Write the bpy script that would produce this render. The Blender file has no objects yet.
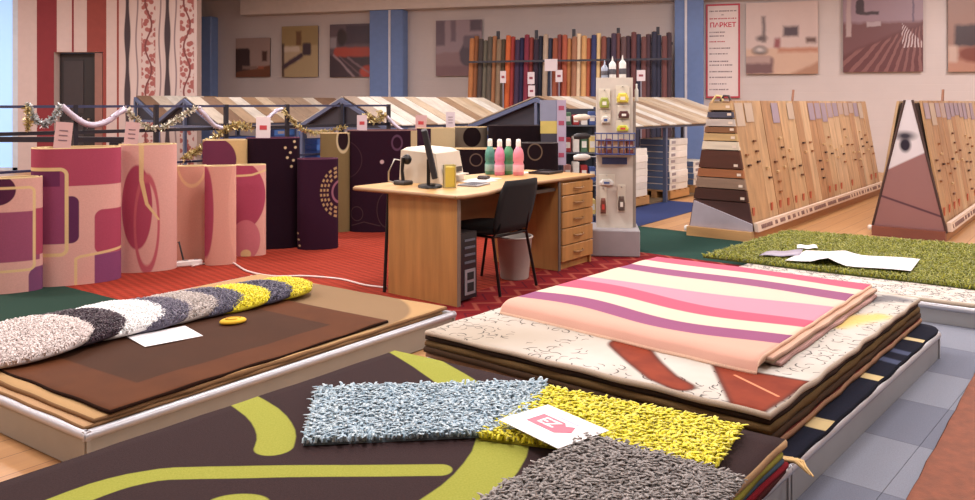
import bpy, bmesh, math, random
import numpy as np
from mathutils import Vector, Matrix
random.seed(7); np.random.seed(7)
S = bpy.context.scene
COL = S.collection
PI = math.pi

# ------------------------------------------------------------------ camera
F, H, CX, Y0 = 800.0, 1.35, 487.5, 103.0      # focal length (px), eye height, horizon row
cd = bpy.data.cameras.new('camera'); cam = bpy.data.objects.new('camera', cd); COL.objects.link(cam)
cd.sensor_width = 36; cd.lens = F/975*36; cd.shift_y = -(250-Y0)/975
cd.clip_start = .05; cd.clip_end = 100
cam.location = (0, 0, H); cam.rotation_euler = (PI/2, 0, 0)
S.camera = cam
# ------------------------------------------------------------------ view + world
S.view_settings.view_transform = 'Standard'; S.view_settings.look = 'None'
S.view_settings.gamma = 1; S.view_settings.use_curve_mapping = False
S.view_settings.exposure = 0.0
w = bpy.data.worlds.new('world'); S.world = w; w.use_nodes = True
w.node_tree.nodes['Background'].inputs[0].default_value = (.55, .68, .95, 1)
w.node_tree.nodes['Background'].inputs[1].default_value = 0.6
LAMP_W = 116.0           # power of each ceiling tube panel
LAMP_C = (1, .94, .925)

# ------------------------------------------------------------------ frame helpers
U = Vector((.621, .784, 0)); V = Vector((-.784, .621, 0)); RU = math.atan2(.784, .621)
def at(px, py, z=0.0):
    Y = F*(H-z)/(py-Y0); return Vector(((px-CX)*Y/F, Y, z))
def atd(px, py, Y):
    return Vector(((px-CX)*Y/F, Y, H-(py-Y0)*Y/F))
WK, WD = .296, 17.8
def wallpt(px, py, off=0.0):
    Y = (WD-off)/(1+WK*(px-CX)/F); return atd(px, py, Y)
def xy(p): return (p[0], p[1])

# ------------------------------------------------------------------ colours / materials
def lin(c):
    r = []; g = .3*c[0]+.55*c[1]+.15*c[2]; c = [v*.87+g*.13 for v in c[:3]]
    for v in c[:3]:
        v = v/255.0
        r.append(v/12.92 if v <= .04045 else ((v+.055)/1.055)**2.4)
    return (r[0], r[1], r[2], 1)

class NT:
    """small expression helper over shader nodes"""
    def __init__(s, name):
        s.m = bpy.data.materials.new(name); s.m.use_nodes = True
        s.t = s.m.node_tree; s.b = s.t.nodes['Principled BSDF']
    def n(s, ty, **k):
        o = s.t.nodes.new(ty)
        for a, b in k.items(): setattr(o, a, b)
        return o
    def put(s, sock, v):
        if isinstance(v, E): v = v.v
        if hasattr(v, 'is_output'): s.t.links.new(v, sock)
        else: sock.default_value = v
    def math(s, op, a, b=None, c=None, clamp=False):
        o = s.n('ShaderNodeMath', operation=op, use_clamp=clamp)
        s.put(o.inputs[0], a)
        if b is not None: s.put(o.inputs[1], b)
        if c is not None: s.put(o.inputs[2], c)
        return E(s, o.outputs[0])
    def obj(s):
        tc = s.n('ShaderNodeTexCoord'); se = s.n('ShaderNodeSeparateXYZ')
        s.t.links.new(tc.outputs['Object'], se.inputs[0])
        s.co = tc.outputs['Object']
        return [E(s, o) for o in se.outputs]
    def uv(s):
        tc = s.n('ShaderNodeTexCoord'); se = s.n('ShaderNodeSeparateXYZ')
        s.t.links.new(tc.outputs['UV'], se.inputs[0]); s.co = tc.outputs['UV']
        return [E(s, o) for o in se.outputs][:2]
    def noise(s, scale, detail=3, vec=None, rough=.5):
        o = s.n('ShaderNodeTexNoise'); o.inputs['Scale'].default_value = scale
        o.inputs['Detail'].default_value = detail; o.inputs['Roughness'].default_value = rough
        if vec is None:
            tc = s.n('ShaderNodeTexCoord'); vec = tc.outputs['Object']
        s.t.links.new(vec, o.inputs['Vector']); return E(s, o.outputs['Fac'])
    def vec(s, x, y, z=0.0):
        o = s.n('ShaderNodeCombineXYZ')
        for i, v in enumerate((x, y, z)): s.put(o.inputs[i], v)
        return o.outputs[0]
    def mix(s, f, a, b):
        o = s.n('ShaderNodeMix', data_type='RGBA')
        s.put(o.inputs['Factor'], f)
        for k, v in ((6, a), (7, b)):
            if isinstance(v, (tuple, list)): o.inputs[k].default_value = lin(v)
            else: s.t.links.new(v, o.inputs[k])
        return o.outputs[2]
    def color(s, c):
        if isinstance(c, (tuple, list)): s.b.inputs['Base Color'].default_value = lin(c)
        else: s.t.links.new(c, s.b.inputs['Base Color'])
    def bump(s, h, strength=.3, dist=.005):
        o = s.n('ShaderNodeBump'); o.inputs['Strength'].default_value = strength
        o.inputs['Distance'].default_value = dist
        s.put(o.inputs['Height'], h); s.t.links.new(o.outputs[0], s.b.inputs['Normal'])
    def set(s, rough=.6, metal=0.0, spec=None, sheen=0.0):
        s.b.inputs['Roughness'].default_value = rough; s.b.inputs['Metallic'].default_value = metal
        if spec is not None: s.b.inputs['Specular IOR Level'].default_value = spec
        if sheen: s.b.inputs['Sheen Weight'].default_value = sheen
        return s.m
class E:
    def __init__(s, nt, v): s.nt = nt; s.v = v
    def __add__(s, o): return s.nt.math('ADD', s, o)
    __radd__ = __add__
    def __sub__(s, o): return s.nt.math('SUBTRACT', s, o)
    def __rsub__(s, o): return s.nt.math('SUBTRACT', o, s)
    def __mul__(s, o): return s.nt.math('MULTIPLY', s, o)
    __rmul__ = __mul__
    def __truediv__(s, o): return s.nt.math('DIVIDE', s, o)
    def abs(s): return s.nt.math('ABSOLUTE', s)
    def max(s, o): return s.nt.math('MAXIMUM', s, o)
    def min(s, o): return s.nt.math('MINIMUM', s, o)
    def sin(s): return s.nt.math('SINE', s)
    def fract(s): return s.nt.math('FRACT', s)
    def floor(s): return s.nt.math('FLOOR', s)
    def sqrt(s): return s.nt.math('SQRT', s)
    def inside(s, eps=.5):                      # mask 1 where s<0
        return s.nt.math('MULTIPLY_ADD', s, -1.0/eps, .5, clamp=True)
    def gt(s, o): return s.nt.math('GREATER_THAN', s, o)
    def lt(s, o): return s.nt.math('LESS_THAN', s, o)
def length2(a, b): return (a*a+b*b).sqrt()
def ell(x, y, cx, cy, rx, ry): return (length2((x-cx)*(1/rx), (y-cy)*(1/ry))-1.0)*min(rx, ry)
def rrect(x, y, x0, y0, x1, y1, r=0.0):
    qx = (x-(x0+x1)/2).abs()-((x1-x0)/2-r); qy = (y-(y0+y1)/2).abs()-((y1-y0)/2-r)
    if r <= 0: return qx.max(qy)
    return length2(qx.max(0.0), qy.max(0.0))+qx.max(qy).min(0.0)-r
def seg(x, y, a, b, r0, r1=None):
    nt = x.nt; ba = (b[0]-a[0], b[1]-a[1]); L2 = ba[0]**2+ba[1]**2
    px, py = x-a[0], y-a[1]
    h = nt.math('ADD', px*(ba[0]/L2), py*(ba[1]/L2), clamp=True)
    d = length2(px-h*ba[0], py-h*ba[1])
    if r1 is None or r1 == r0: return d-r0
    return d-(h*(r1-r0)+r0)
def poly(x, y, pts, r):
    d = None
    for i in range(len(pts)-1):
        r0 = r[i] if isinstance(r, (list, tuple)) else r; r1 = r[i+1] if isinstance(r, (list, tuple)) else r
        e = seg(x, y, pts[i], pts[i+1], r0, r1); d = e if d is None else d.min(e)
    return d
def smooth(pts, r):                             # Catmull-Rom midpoints for a rounder band
    P, Q = [], []
    for i in range(len(pts)-1):
        p0, p1, p2, p3 = pts[max(i-1, 0)], pts[i], pts[i+1], pts[min(i+2, len(pts)-1)]
        for t in (0, .34, .67):
            P.append(tuple(.5*(2*b+(c-a)*t+(2*a-5*b+4*c-d)*t*t+(3*b-a-3*c+d)*t**3) for a, b, c, d in zip(p0, p1, p2, p3)))
            Q.append(r[i]*(1-t)+r[i+1]*t)
    return P+[pts[-1]], Q+[r[-1]]
def half(x, y, a, b):                           # <0 on the left side of a->b (y up)
    dx, dy = b[0]-a[0], b[1]-a[1]; L = math.hypot(dx, dy)
    return (x-a[0])*(dy/L)-(y-a[1])*(dx/L)

_mc = {}
def flat(c, rough=.6, metal=0.0, var=.06, scale=8, bump=0.0, bscale=60, name='paint', spec=None, sheen=0):
    key = (tuple(c), rough, metal, var, scale, bump, bscale, spec, sheen)
    if key in _mc: return _mc[key]
    nt = NT(name)
    if var > 0:
        f = nt.noise(scale, 3)
        lo = tuple(v*(1-var) for v in c); hi = tuple(min(255, v*(1+var)) for v in c)
        nt.color(nt.mix(f, lo, hi))
    else: nt.color(c)
    if bump: nt.bump(nt.noise(bscale, 2), bump, .004)
    _mc[key] = nt.set(rough, metal, spec, sheen); return _mc[key]
def carpet(c, var=.12, scale=220, name='carpet'):
    return flat(c, .95, 0, var, scale, .35, 320, name, .1)
def wood(c, axis='x', var=.16, rough=.45, sc=1.0):
    key = ('wood', tuple(c), axis, var, rough, sc)
    if key in _mc: return _mc[key]
    nt = NT('wood'); x, y, z = nt.obj()
    s = {'x': (1.2, 14, 14), 'y': (14, 1.2, 14), 'z': (14, 14, 1.2)}[axis]
    f = nt.noise(sc, 6, nt.vec(x*s[0], y*s[1], z*s[2]), .6)
    f = nt.math('MULTIPLY_ADD', f, 2.2, -.6, clamp=True)
    nt.color(nt.mix(f, tuple(v*(1-var) for v in c), tuple(min(255, v*(1+var)) for v in c)))
    _mc[key] = nt.set(rough); return _mc[key]
def glow(c, st):
    nt = NT('glow'); nt.color(c); nt.b.inputs['Emission Color'].default_value = lin(c)
    nt.b.inputs['Emission Strength'].default_value = st; return nt.set(.5)

# ------------------------------------------------------------------ mesh builder
class MB:
    def __init__(s): s.v = []; s.f = []; s.mi = []; s.cur = 0; s.sm = []
    def add(s, vs, fs, smooth=False):
        o = len(s.v); s.v += [tuple(v) for v in vs]; s.f += [tuple(i+o for i in f) for f in fs]
        s.mi += [s.cur]*len(fs); s.sm += [smooth]*len(fs); return s
    def box(s, x0, y0, z0, x1, y1, z1, c=0.0, M=None):
        if c > 0:
            c = min(c, (x1-x0)*.45, (y1-y0)*.45, (z1-z0)*.45)
            vs = []
            for sx, X in ((1, x0), (-1, x1)):
                for sy, Y in ((1, y0), (-1, y1)):
                    for sz, Z in ((1, z0), (-1, z1)):
                        vs += [(X, Y+sy*c, Z+sz*c), (X+sx*c, Y, Z+sz*c), (X+sx*c, Y+sy*c, Z)]
            bm = bmesh.new()
            for v in vs: bm.verts.new(v)
            r = bmesh.ops.convex_hull(bm, input=bm.verts[:]); bm.verts.index_update()
            bmesh.ops.dissolve_limit(bm, angle_limit=.02, verts=bm.verts[:], edges=bm.edges[:])
            bm.verts.index_update()
            vs = [v.co.copy() for v in bm.verts]; fs = [[v.index for v in f.verts] for f in bm.faces]
            bm.free()
        else:
            vs = [Vector((X, Y, Z)) for X in (x0, x1) for Y in (y0, y1) for Z in (z0, z1)]
            fs = [(0, 1, 3, 2), (4, 6, 7, 5), (0, 4, 5, 1), (2, 3, 7, 6), (0, 2, 6, 4), (1, 5, 7, 3)]
        if M is not None: vs = [M @ Vector(v) for v in vs]
        return s.add(vs, fs)
    def hexa(s, b, t):                           # 4 bottom points, 4 top points (same order)
        vs = list(b)+list(t)
        return s.add(vs, [(3, 2, 1, 0), (4, 5, 6, 7), (0, 1, 5, 4), (1, 2, 6, 5), (2, 3, 7, 6), (3, 0, 4, 7)])
    def prism(s, pts, z0, z1):                   # ccw 2d polygon
        n = len(pts)
        vs = [(p[0], p[1], z0) for p in pts]+[(p[0], p[1], z1) for p in pts]
        return s.add(vs, [tuple(range(n))[::-1], tuple(range(n, 2*n))]+[(i, (i+1) % n, n+(i+1) % n, n+i) for i in range(n)])
    def tube(s, pts, r, n=8, caps=True):
        pts = [Vector(p) for p in pts]; m = len(pts); vs = []
        for i, p in enumerate(pts):
            d = (pts[min(i+1, m-1)]-pts[max(i-1, 0)]).normalized()
            a = d.cross(Vector((0, 0, 1)) if abs(d.z) < .95 else Vector((1, 0, 0))).normalized(); b = d.cross(a)
            rr = r[i] if isinstance(r, (list, tuple)) else r
            vs += [p+(a*math.cos(2*PI*k/n)+b*math.sin(2*PI*k/n))*rr for k in range(n)]
        fs = [(i*n+k, i*n+(k+1) % n, (i+1)*n+(k+1) % n, (i+1)*n+k) for i in range(m-1) for k in range(n)]
        s.add(vs, fs, True)
        if caps:
            s.add(vs[:n], [tuple(range(n))]); s.add(vs[-n:], [tuple(range(n))[::-1]])
        return s
    def lathe(s, prof, n=20, c=(0, 0, 0), sx=1, sy=1):
        m = len(prof)
        vs = [(c[0]+sx*r*math.cos(2*PI*k/n), c[1]+sy*r*math.sin(2*PI*k/n), c[2]+z) for r, z in prof for k in range(n)]
        s.add(vs, [(i*n+k, i*n+(k+1) % n, (i+1)*n+(k+1) % n, (i+1)*n+k) for i in range(m-1) for k in range(n)], True)
        s.add(vs[:n], [tuple(range(n))[::-1]]); s.add(vs[-n:], [tuple(range(n))]); return s
    def xform(s, M, start=0):
        s.v[start:] = [tuple(M @ Vector(v)) for v in s.v[start:]]; return s
    def build(s, name, mat, parent=None, loc=None, rz=0.0):
        me = bpy.data.meshes.new(name); me.from_pydata(s.v, [], s.f)
        for m in (mat if isinstance(mat, (list, tuple)) else [mat]): me.materials.append(m)
        me.polygons.foreach_set('material_index', s.mi); me.polygons.foreach_set('use_smooth', s.sm)
        me.update()
        o = bpy.data.objects.new(name, me); COL.objects.link(o)
        if parent is not None: o.parent = parent
        if loc is not None: o.location = loc
        o.rotation_euler.z = rz
        return o
def B(name, mat, parent, *boxes, c=0.0):
    m = MB()
    for b in boxes: m.box(*b, c=c)
    return m.build(name, mat, parent)
def tag(o, label, cat=None, group=None, kind=None):
    o['label'] = label
    if cat: o['category'] = cat
    if group: o['group'] = group
    if kind: o['kind'] = kind
    return o
def thing(name, loc, rz, label, cat, group=None, kind=None):
    o = bpy.data.objects.new(name, None); COL.objects.link(o); o.empty_display_size = .1
    o.location = loc; o.rotation_euler.z = rz
    return tag(o, label, cat, group, kind)
def text_mesh(name, s, size, mat, parent, M, ext=.0006, bold=0.0):
    cu = bpy.data.curves.new(name, 'FONT'); cu.body = s; cu.size = size; cu.extrude = ext
    cu.align_x = 'CENTER'; cu.align_y = 'CENTER'; cu.offset = bold
    t = bpy.data.objects.new('tmp', cu); COL.objects.link(t)
    bpy.context.view_layer.update()
    me = bpy.data.meshes.new_from_object(t.evaluated_get(bpy.context.evaluated_depsgraph_get()))
    bpy.data.objects.remove(t); me.materials.clear(); me.materials.append(mat); me.transform(M)
    o = bpy.data.objects.new(name, me); COL.objects.link(o); o.parent = parent; return o

# soft fibres -------------------------------------------------------
def tufts(P, Ln, wd, lean=.5, tip=.35, dirv=None, rnd=1.0):
    """P (n,3) roots. returns verts, faces(np) of bent 3-sided tufts"""
    n = len(P); a = np.random.rand(n)*2*PI
    D = np.stack([np.cos(a), np.sin(a), np.zeros(n)], 1)*rnd
    if dirv is not None: D = D+np.array([[dirv[0], dirv[1], 0]])
    L = Ln*(.7+.6*np.random.rand(n))[:, None]
    mid = P+D*L*lean*.35+np.array([[0, 0, 1]])*L*.62
    top = P+D*L*lean*1.0+np.array([[0, 0, 1]])*L*(.95-.3*lean)
    ph = np.random.rand(n)*2*PI; vs = np.zeros((n, 9, 3))
    for k in range(3):
        c = np.stack([np.cos(ph+k*2*PI/3), np.sin(ph+k*2*PI/3), np.zeros(n)], 1)
        vs[:, k] = P+c*wd; vs[:, 3+k] = mid+c*wd*.95; vs[:, 6+k] = top+c*wd*tip
    q = []
    for r in (0, 3):
        for k in range(3): q.append((r+k, r+(k+1) % 3, r+3+(k+1) % 3, r+3+k))
    fs = (np.array(q)[None]+9*np.arange(n)[:, None, None]).reshape(-1, 4)
    tr = (np.array([[6, 7, 8]])[None]+9*np.arange(n)[:, None, None]).reshape(-1, 3)
    return vs.reshape(-1, 3), fs, tr
def np_mesh(name, vs, quads, tris, mat, parent=None, smooth=True):
    me = bpy.data.meshes.new(name); me.vertices.add(len(vs)); me.vertices.foreach_set('co', vs.astype(np.float32).ravel())
    nl = len(quads)*4+len(tris)*3; me.loops.add(nl)
    me.loops.foreach_set('vertex_index', np.concatenate([quads.ravel(), tris.ravel()]).astype(np.int32))
    npoly = len(quads)+len(tris); me.polygons.add(npoly)
    tot = np.concatenate([np.full(len(quads), 4), np.full(len(tris), 3)])
    st = np.concatenate([[0], np.cumsum(tot)[:-1]])
    me.polygons.foreach_set('loop_start', st.astype(np.int32)); me.polygons.foreach_set('loop_total', tot.astype(np.int32))
    me.polygons.foreach_set('use_smooth', np.full(npoly, smooth)); me.materials.append(mat)
    me.update(calc_edges=True); me.validate()
    o = bpy.data.objects.new(name, me); COL.objects.link(o)
    if parent is not None: o.parent = parent
    return o
def fibre(c1, c2, name='shag_fibre'):
    nt = NT(name); g = nt.n('ShaderNodeNewGeometry')
    nt.color(nt.mix(E(nt, g.outputs['Random Per Island']), c1, c2)); return nt.set(.9, 0, .15, .3)
def quadpts(c, sp, jit=.45, inset=0.0):
    c = [Vector((p[0], p[1])) for p in c]
    nx = max(2, int((c[1]-c[0]).length/sp)); ny = max(2, int((c[3]-c[0]).length/sp))
    s, t = np.meshgrid((np.arange(nx)+.5)/nx, (np.arange(ny)+.5)/ny)
    s = np.clip(s+(np.random.rand(*s.shape)-.5)*2*jit/nx, inset, 1-inset); t = np.clip(t+(np.random.rand(*t.shape)-.5)*2*jit/ny, inset, 1-inset)
    s = s.ravel()[:, None]; t = t.ravel()[:, None]; a = np.array([list(p) for p in c])
    return (a[0]*(1-s)+a[1]*s)*(1-t)+(a[3]*(1-s)+a[2]*s)*t, s, t

# ------------------------------------------------------------------ rug slab
def rug(name, c, z0, th, mats, label, cat='rug', group=None, zf=None, nx=40, ny=40, wob=.004, parent=None, edge=None, wav=.0015, rnd=0.0):
    """c: near-left, near-right, far-right, far-left (x,y). Thing with top pile and bound edge."""
    c = [Vector((p[0], p[1])) for p in c]
    cen = sum(c, Vector((0, 0)))/4
    rs = random.Random(len(label)*7+int(abs(cen.x)*1000))
    ph = [rs.random()*6.28 for _ in range(6)]
    def P(s, t, push=0.0):
        if rnd:                                  # rounded corners in parameter space
            a, b = (s-.5)*2, (t-.5)*2
            k = max(abs(a), abs(b)); 
            ca, cb = max(abs(a)-(1-rnd), 0)/rnd, max(abs(b)-(1-rnd), 0)/rnd
            if ca > 0 and cb > 0:
                q = max(ca, cb)/math.hypot(ca, cb)
                a = math.copysign(1-rnd+ca*q*rnd, a); b = math.copysign(1-rnd+cb*q*rnd, b)
            s, t = a/2+.5, b/2+.5
        p = (c[0]*(1-s)+c[1]*s)*(1-t)+(c[3]*(1-s)+c[2]*s)*t
        e = 1-min(1, min(s, 1-s, t, 1-t)*8)
        if e > 0:
            d = (p-cen); d = d/max(d.length, .01)
            p = p+d*(wob*e*(math.sin(p.x*23+ph[0])+math.sin(p.y*31+ph[1]))*.5+push)
        z = z0+th+wav*(math.sin(p.x*6+ph[2])+math.sin(p.y*7+ph[3])+math.sin((p.x+p.y)*13+ph[4]))
        if zf: z += zf(s, t)
        return p, z
    def lin01(n): return [i/n for i in range(n+1)]
    vs, fs, mi, uv = [], [], [], []
    S_, T_ = lin01(nx), lin01(ny)
    ins = min(th*.35, .006)
    for j in T_:
        for i in S_:
            p, z = P(i, j); 
            if i in (0, 1) or j in (0, 1):
                d = (cen-p).normalized(); p = p+d*ins
            vs.append((p.x-cen.x, p.y-cen.y, z-z0)); uv.append((i, j))
    W = nx+1
    for j in range(ny):
        for i in range(nx): fs.append((j*W+i, j*W+i+1, (j+1)*W+i+1, (j+1)*W+i)); mi.append(0)
    loop = [i for i in range(W)]+[j*W+nx for j in range(1, ny+1)]+[ny*W+i for i in range(nx-1, -1, -1)]+[j*W for j in range(ny-1, 0, -1)]
    prev = loop
    for lvl in (.62, .0):
        cur = []
        for k in loop:
            i, j = uv[k]; p, z = P(i, j)
            zz = (z-z0-th) + th*lvl if zf else th*lvl + (z-z0-th)*.5*(lvl > 0)
            if lvl == 0 and not zf: zz = 0
            cur.append(len(vs)); vs.append((p.x-cen.x, p.y-cen.y, zz)); uv.append((i, j))
        n = len(loop)
        for k in range(n): fs.append((prev[k], cur[k], cur[(k+1) % n], prev[(k+1) % n])); mi.append(1)
        prev = cur
    fs.append(tuple(reversed(prev))); mi.append(1)
    me = bpy.data.meshes.new(name); me.from_pydata(vs, [], fs)
    lay = me.uv_layers.new(name='UVMap')
    vi = np.zeros(len(me.loops), dtype=np.int32); me.loops.foreach_get('vertex_index', vi)
    lay.data.foreach_set('uv', np.array(uv, dtype=np.float32)[vi].ravel())
    if not isinstance(mats, (list, tuple)): mats = [mats, mats]
    for m in mats: me.materials.append(m)
    me.polygons.foreach_set('material_index', mi); me.polygons.foreach_set('use_smooth', [True]*len(fs)); me.update()
    o = bpy.data.objects.new(name, me); COL.objects.link(o); o.location = (cen.x, cen.y, z0)
    if parent is not None: o.parent = parent; o.location = (cen.x-parent.location.x, cen.y-parent.location.y, z0-parent.location.z)
    if label: tag(o, label, cat, group)
    return o
def rect(c0, du, dv):
    c0 = Vector((c0[0], c0[1])); du = Vector((du[0], du[1])); dv = Vector((dv[0], dv[1]))
    return [c0, c0+du, c0+du+dv, c0+dv]
U2 = Vector((U.x, U.y)); V2 = Vector((V.x, V.y))

# ================================================================== ROOM SHELL
AW = math.atan(WK); RW = -AW
def struct(o, label, cat): return tag(o, label, cat, kind='structure')
def siding(c, name='painted_siding', lines=True):
    nt = NT(name); x, y, z = nt.obj()
    f = nt.noise(1.3, 4)
    nt.color(nt.mix(f, tuple(v*.95 for v in c), tuple(min(255, v*1.03) for v in c)))
    if lines:
        g = ((z*7.0).fract()-.5).abs()
        nt.bump(nt.math('MULTIPLY', g.gt(.46), -1.0), .35, .01)
    return nt.set(.75)
# floor
nt = NT('laminate_floor'); x, y, z = nt.obj()
a = x*.621+y*.784; b = y*.621-x*.784
row = (b*6.0).floor(); k = nt.math('FRACT', (row*.37)+a*.75)
f = nt.noise(1.0, 5, nt.vec(a*1.5, b*22, row), .6)
tone = nt.math('FRACT', nt.math('MULTIPLY', nt.math('SINE', row*12.9), 43.7))
ff = nt.math('ADD', f*.7, tone*.3, clamp=True)
seam = ((b*6.0).fract()-.5).abs().gt(.485)
nt.color(nt.mix(seam, nt.mix(ff, (158, 104, 58), (206, 152, 92)), (120, 76, 44)))
fl = MB().box(-12.2, -3.2, -.1, 13.2, 22, 0).build('floor', nt.set(.42))
struct(fl, 'orange brown laminate floor of the showroom', 'floor')
cm = flat((222, 214, 206), .9, var=.03)
struct(MB().box(-12.2, -3.2, 4.2, 13.2, 22, 4.3).build('ceiling', cm), 'plain pale showroom ceiling', 'ceiling')
wm = siding((200, 186, 184))
L = 25/math.cos(AW)
wb = MB().box(-12.6/math.cos(AW), 0, 0, 13.4/math.cos(AW), .2, 4.2).build('wall_back', wm, None, (0, WD, 0), RW)
struct(wb, 'long pale back wall with faint horizontal boards behind the pictures', 'wall')
pw = siding((200, 188, 180), lines=False)
struct(MB().box(-12.2, -3, 0, -12, 21.6, 4.2).build('wall_left', pw), 'plain side wall beside the blue daylight window', 'wall')
struct(MB().box(13, -3, 0, 13.2, 14.2, 4.2).build('wall_right', pw), 'plain side wall beyond the sample racks', 'wall')
struct(MB().box(-12.2, -3.2, 0, 13.2, -3, 4.2).build('wall_front', pw), 'plain wall behind the viewer', 'wall')
# wall-paper partition
PY = 16.0
def pxX(px, Y=PY): return (px-CX)*Y/F
def pxZ(py, Y=PY): return H-(py-Y0)*Y/F
DX0, DX1, DZ = pxX(54), pxX(103), pxZ(52)
pt = MB(); xl, xr = pxX(18), pxX(197)
pt.box(xl, PY, 0, DX0, PY+.25, 4.2); pt.box(DX1, PY, 0, xr, PY+.25, 4.2); pt.box(DX0, PY, DZ, DX1, PY+.25, 4.2)
pt.hexa([(xr-.3, PY+.25, 0), (xr-.12, PY+.25, 0), (-7.25, 19.85, 0), (-7.45, 19.85, 0)], [(xr-.3, PY+.25, 4.2), (xr-.12, PY+.25, 4.2), (-7.25, 19.85, 4.2), (-7.45, 19.85, 4.2)])
wp = pt.build('wall_inner', flat((214, 190, 184), .8, var=.03)); struct(wp, 'partition wall pasted with strips of red, striped and floral wallpaper', 'wall')
pale, crim, brick = flat((196, 172, 168), .75, var=.03), flat((132, 32, 42), .75, var=.05), flat((142, 54, 46), .75, var=.05)
def strip(p0, p1, mat, z0=0.0, z1=4.2):
    return MB().box(pxX(p0), PY-.006, z0, pxX(p1), PY-.0005, z1).build('wallpaper_strip', mat, wp)
strip(18, 37, pale); strip(37, 54, crim); strip(54, 57, crim, DZ); strip(57, 72, pale, DZ); strip(72, 74, crim, DZ)
strip(74, 87, pale, DZ); strip(87, 103, brick, DZ); strip(103, 106.5, brick); strip(106.5, 117, pale); strip(117, 119, brick); strip(119, 124, pale)
def floral(p0, p1, cxp, wav):
    nt = NT('floral_wallpaper'); x, y, z = nt.obj(); k = PY/F
    c0 = pxX(cxp); w = 1.0
    vx = x-c0-(z*7.0).sin()*(3.2*k)
    leaf = nt.n('ShaderNodeTexVoronoi'); leaf.inputs['Scale'].default_value = 10.5; leaf.inputs['Randomness'].default_value = .8
    nt.t.links.new(nt.co, leaf.inputs['Vector'])
    band = ((x-c0).abs()-7.0*k).inside(.02)
    lv = nt.math('MULTIPLY', (E(nt, leaf.outputs['Distance'])-.042).inside(.012), 1.0)
    lv2 = nt.math('MULTIPLY', (E(nt, leaf.outputs['Distance'])-.55).inside(.1), band)
    col = nt.mix(nt.math('MULTIPLY', lv2, .9), (198, 176, 172), (156, 66, 62))
    col = nt.mix((vx.abs()-.9*k).inside(.012), col, (120, 56, 56))
    for s in (-1, 1):
        wx = (x-c0-s*11.5*k-(z*4.2).sin()*(.9*k)).abs()-.8*k
        col = nt.mix(wx.inside(.012), col, (136, 114, 118))
    nt.color(col); return nt.set(.75)
def wavy(pc):
    nt = NT('wavy_leaf_wallpaper'); x, y, z = nt.obj(); k = PY/F
    d = (x-pxX(pc)).abs()-((z*5.2).sin()*.8+2.4)*k
    nt.color(nt.mix(d.inside(.02), (194, 172, 168), (60, 46, 54))); return nt.set(.75)
strip(124, 131.5, wavy(127.5)); strip(131.5, 163, floral(131.5, 163, 148.5, 0)); strip(163, 172, wavy(167.5)); strip(172, 197, floral(172, 197, 187, 0))
d1 = thing('door_1', (pxX(54), PY+.25, 0), 0, 'dark doorway with a near black door between red wallpaper strips', 'door', kind='structure')
B('door_leaf', flat((34, 26, 30), .6), d1, (.02, -.06, 0, DX1-DX0-.02, -.02, DZ-.02))
B('door_panel', flat((52, 42, 46), .6), d1, (.1, -.075, .2, .5, -.06, 1.0), (.1, -.075, 1.15, .5, -.06, 2.2))
B('door_jamb', flat((140, 92, 82), .6), d1, (DX1-DX0-.17, -.24, 0, DX1-DX0-.02, -.07, DZ-.02))
B('door_handle', flat((170, 160, 150), .3, .8), d1, (.6, -.12, 1.0, .64, -.06, 1.04))
# daylight window beside the partition
wn = thing('window_1', (-12, PY, 0), 0, 'tall daylight window glowing pale blue at the edge of the partition', 'window', kind='structure')
B('frame', flat((190, 200, 215), .5), wn, (-.02, 0, 0, .06, .12, 4.2), (2.5, 0, 0, xl+12, .12, 4.2), (0, 0, 4.1, 2.6, .12, 4.2), (0, 0, 0, 2.6, .12, .06))
for i in range(2): B('pane', glow((150, 196, 246), .72), wn, (.06+i*1.24, .04, .06, 1.26+i*1.24, .06, 4.1))
B('mullion', flat((190, 200, 215), .5), wn, (1.26, 0, .06, 1.30, .12, 4.1))
# beam and blue columns along back wall (wall-local frames)
tb = MB().box(-6.1, -.32, 3.47, 13.4, 0, 4.2).build('trim_1', flat((214, 200, 194), .8, var=.03), None, (0, WD-.005, 0), RW)
struct(tb, 'pale boxed beam running along the top of the back wall', 'beam')
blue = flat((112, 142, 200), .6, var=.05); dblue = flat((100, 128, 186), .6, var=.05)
for i, (p0, p1, lab, split) in enumerate(((369.5, 403, 'blue painted column beside the picture of the red sofa', 390), (674.5, 703.5, 'blue painted column between the carpet rolls and the red framed sign', 686), (197, 211, 'narrow blue column in the corner by the floral wallpaper', None))):
    a, b = wallpt(p0, 100, .3), wallpt(p1, 100, .3); W = (Vector((b.x-a.x, b.y-a.y))).length
    c = thing('trim_%d' % (i+2), (a.x, a.y, 0), RW, lab, 'column', kind='structure')
    B('column_body', blue, c, (0, 0, 0, W, .3, 3.465), c=.02)
    if split:
        f = (split-p0)/(p1-p0)*W
        B('corner_strip', flat((205, 205, 220), .5), c, (f-.025, -.03, 0, f+.025, 0.0, 3.46))
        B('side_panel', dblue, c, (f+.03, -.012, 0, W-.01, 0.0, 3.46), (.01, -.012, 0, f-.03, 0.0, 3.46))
# ceiling lights
lm = glow((255, 244, 230), 3.0); fm = flat((200, 200, 200), .5)
for i, X in enumerate((-9.5, -5, -.5, 4, 8.5)):
    for j, Yv in enumerate((2.6, 6.0, 9.4, 12.6)):
        t = thing('ceiling_light', (X, Yv, 4.2), 0, 'long fluorescent ceiling light above the showroom', 'ceiling light', 'fluorescent ceiling lights')
        B('housing', fm, t, (-.75, -.16, -.06, .75, .16, 0))
        B('diffuser', lm, t, (-.72, -.14, -.075, .72, .14, -.06))
        ld = bpy.data.lights.new('tube_light', 'AREA'); ld.shape = 'RECTANGLE'; ld.size = 1.4; ld.size_y = .26
        ld.energy = LAMP_W; ld.color = LAMP_C
        lo = bpy.data.objects.new('tube_light', ld); COL.objects.link(lo); lo.parent = t; lo.location = (0, 0, -.085)

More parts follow.
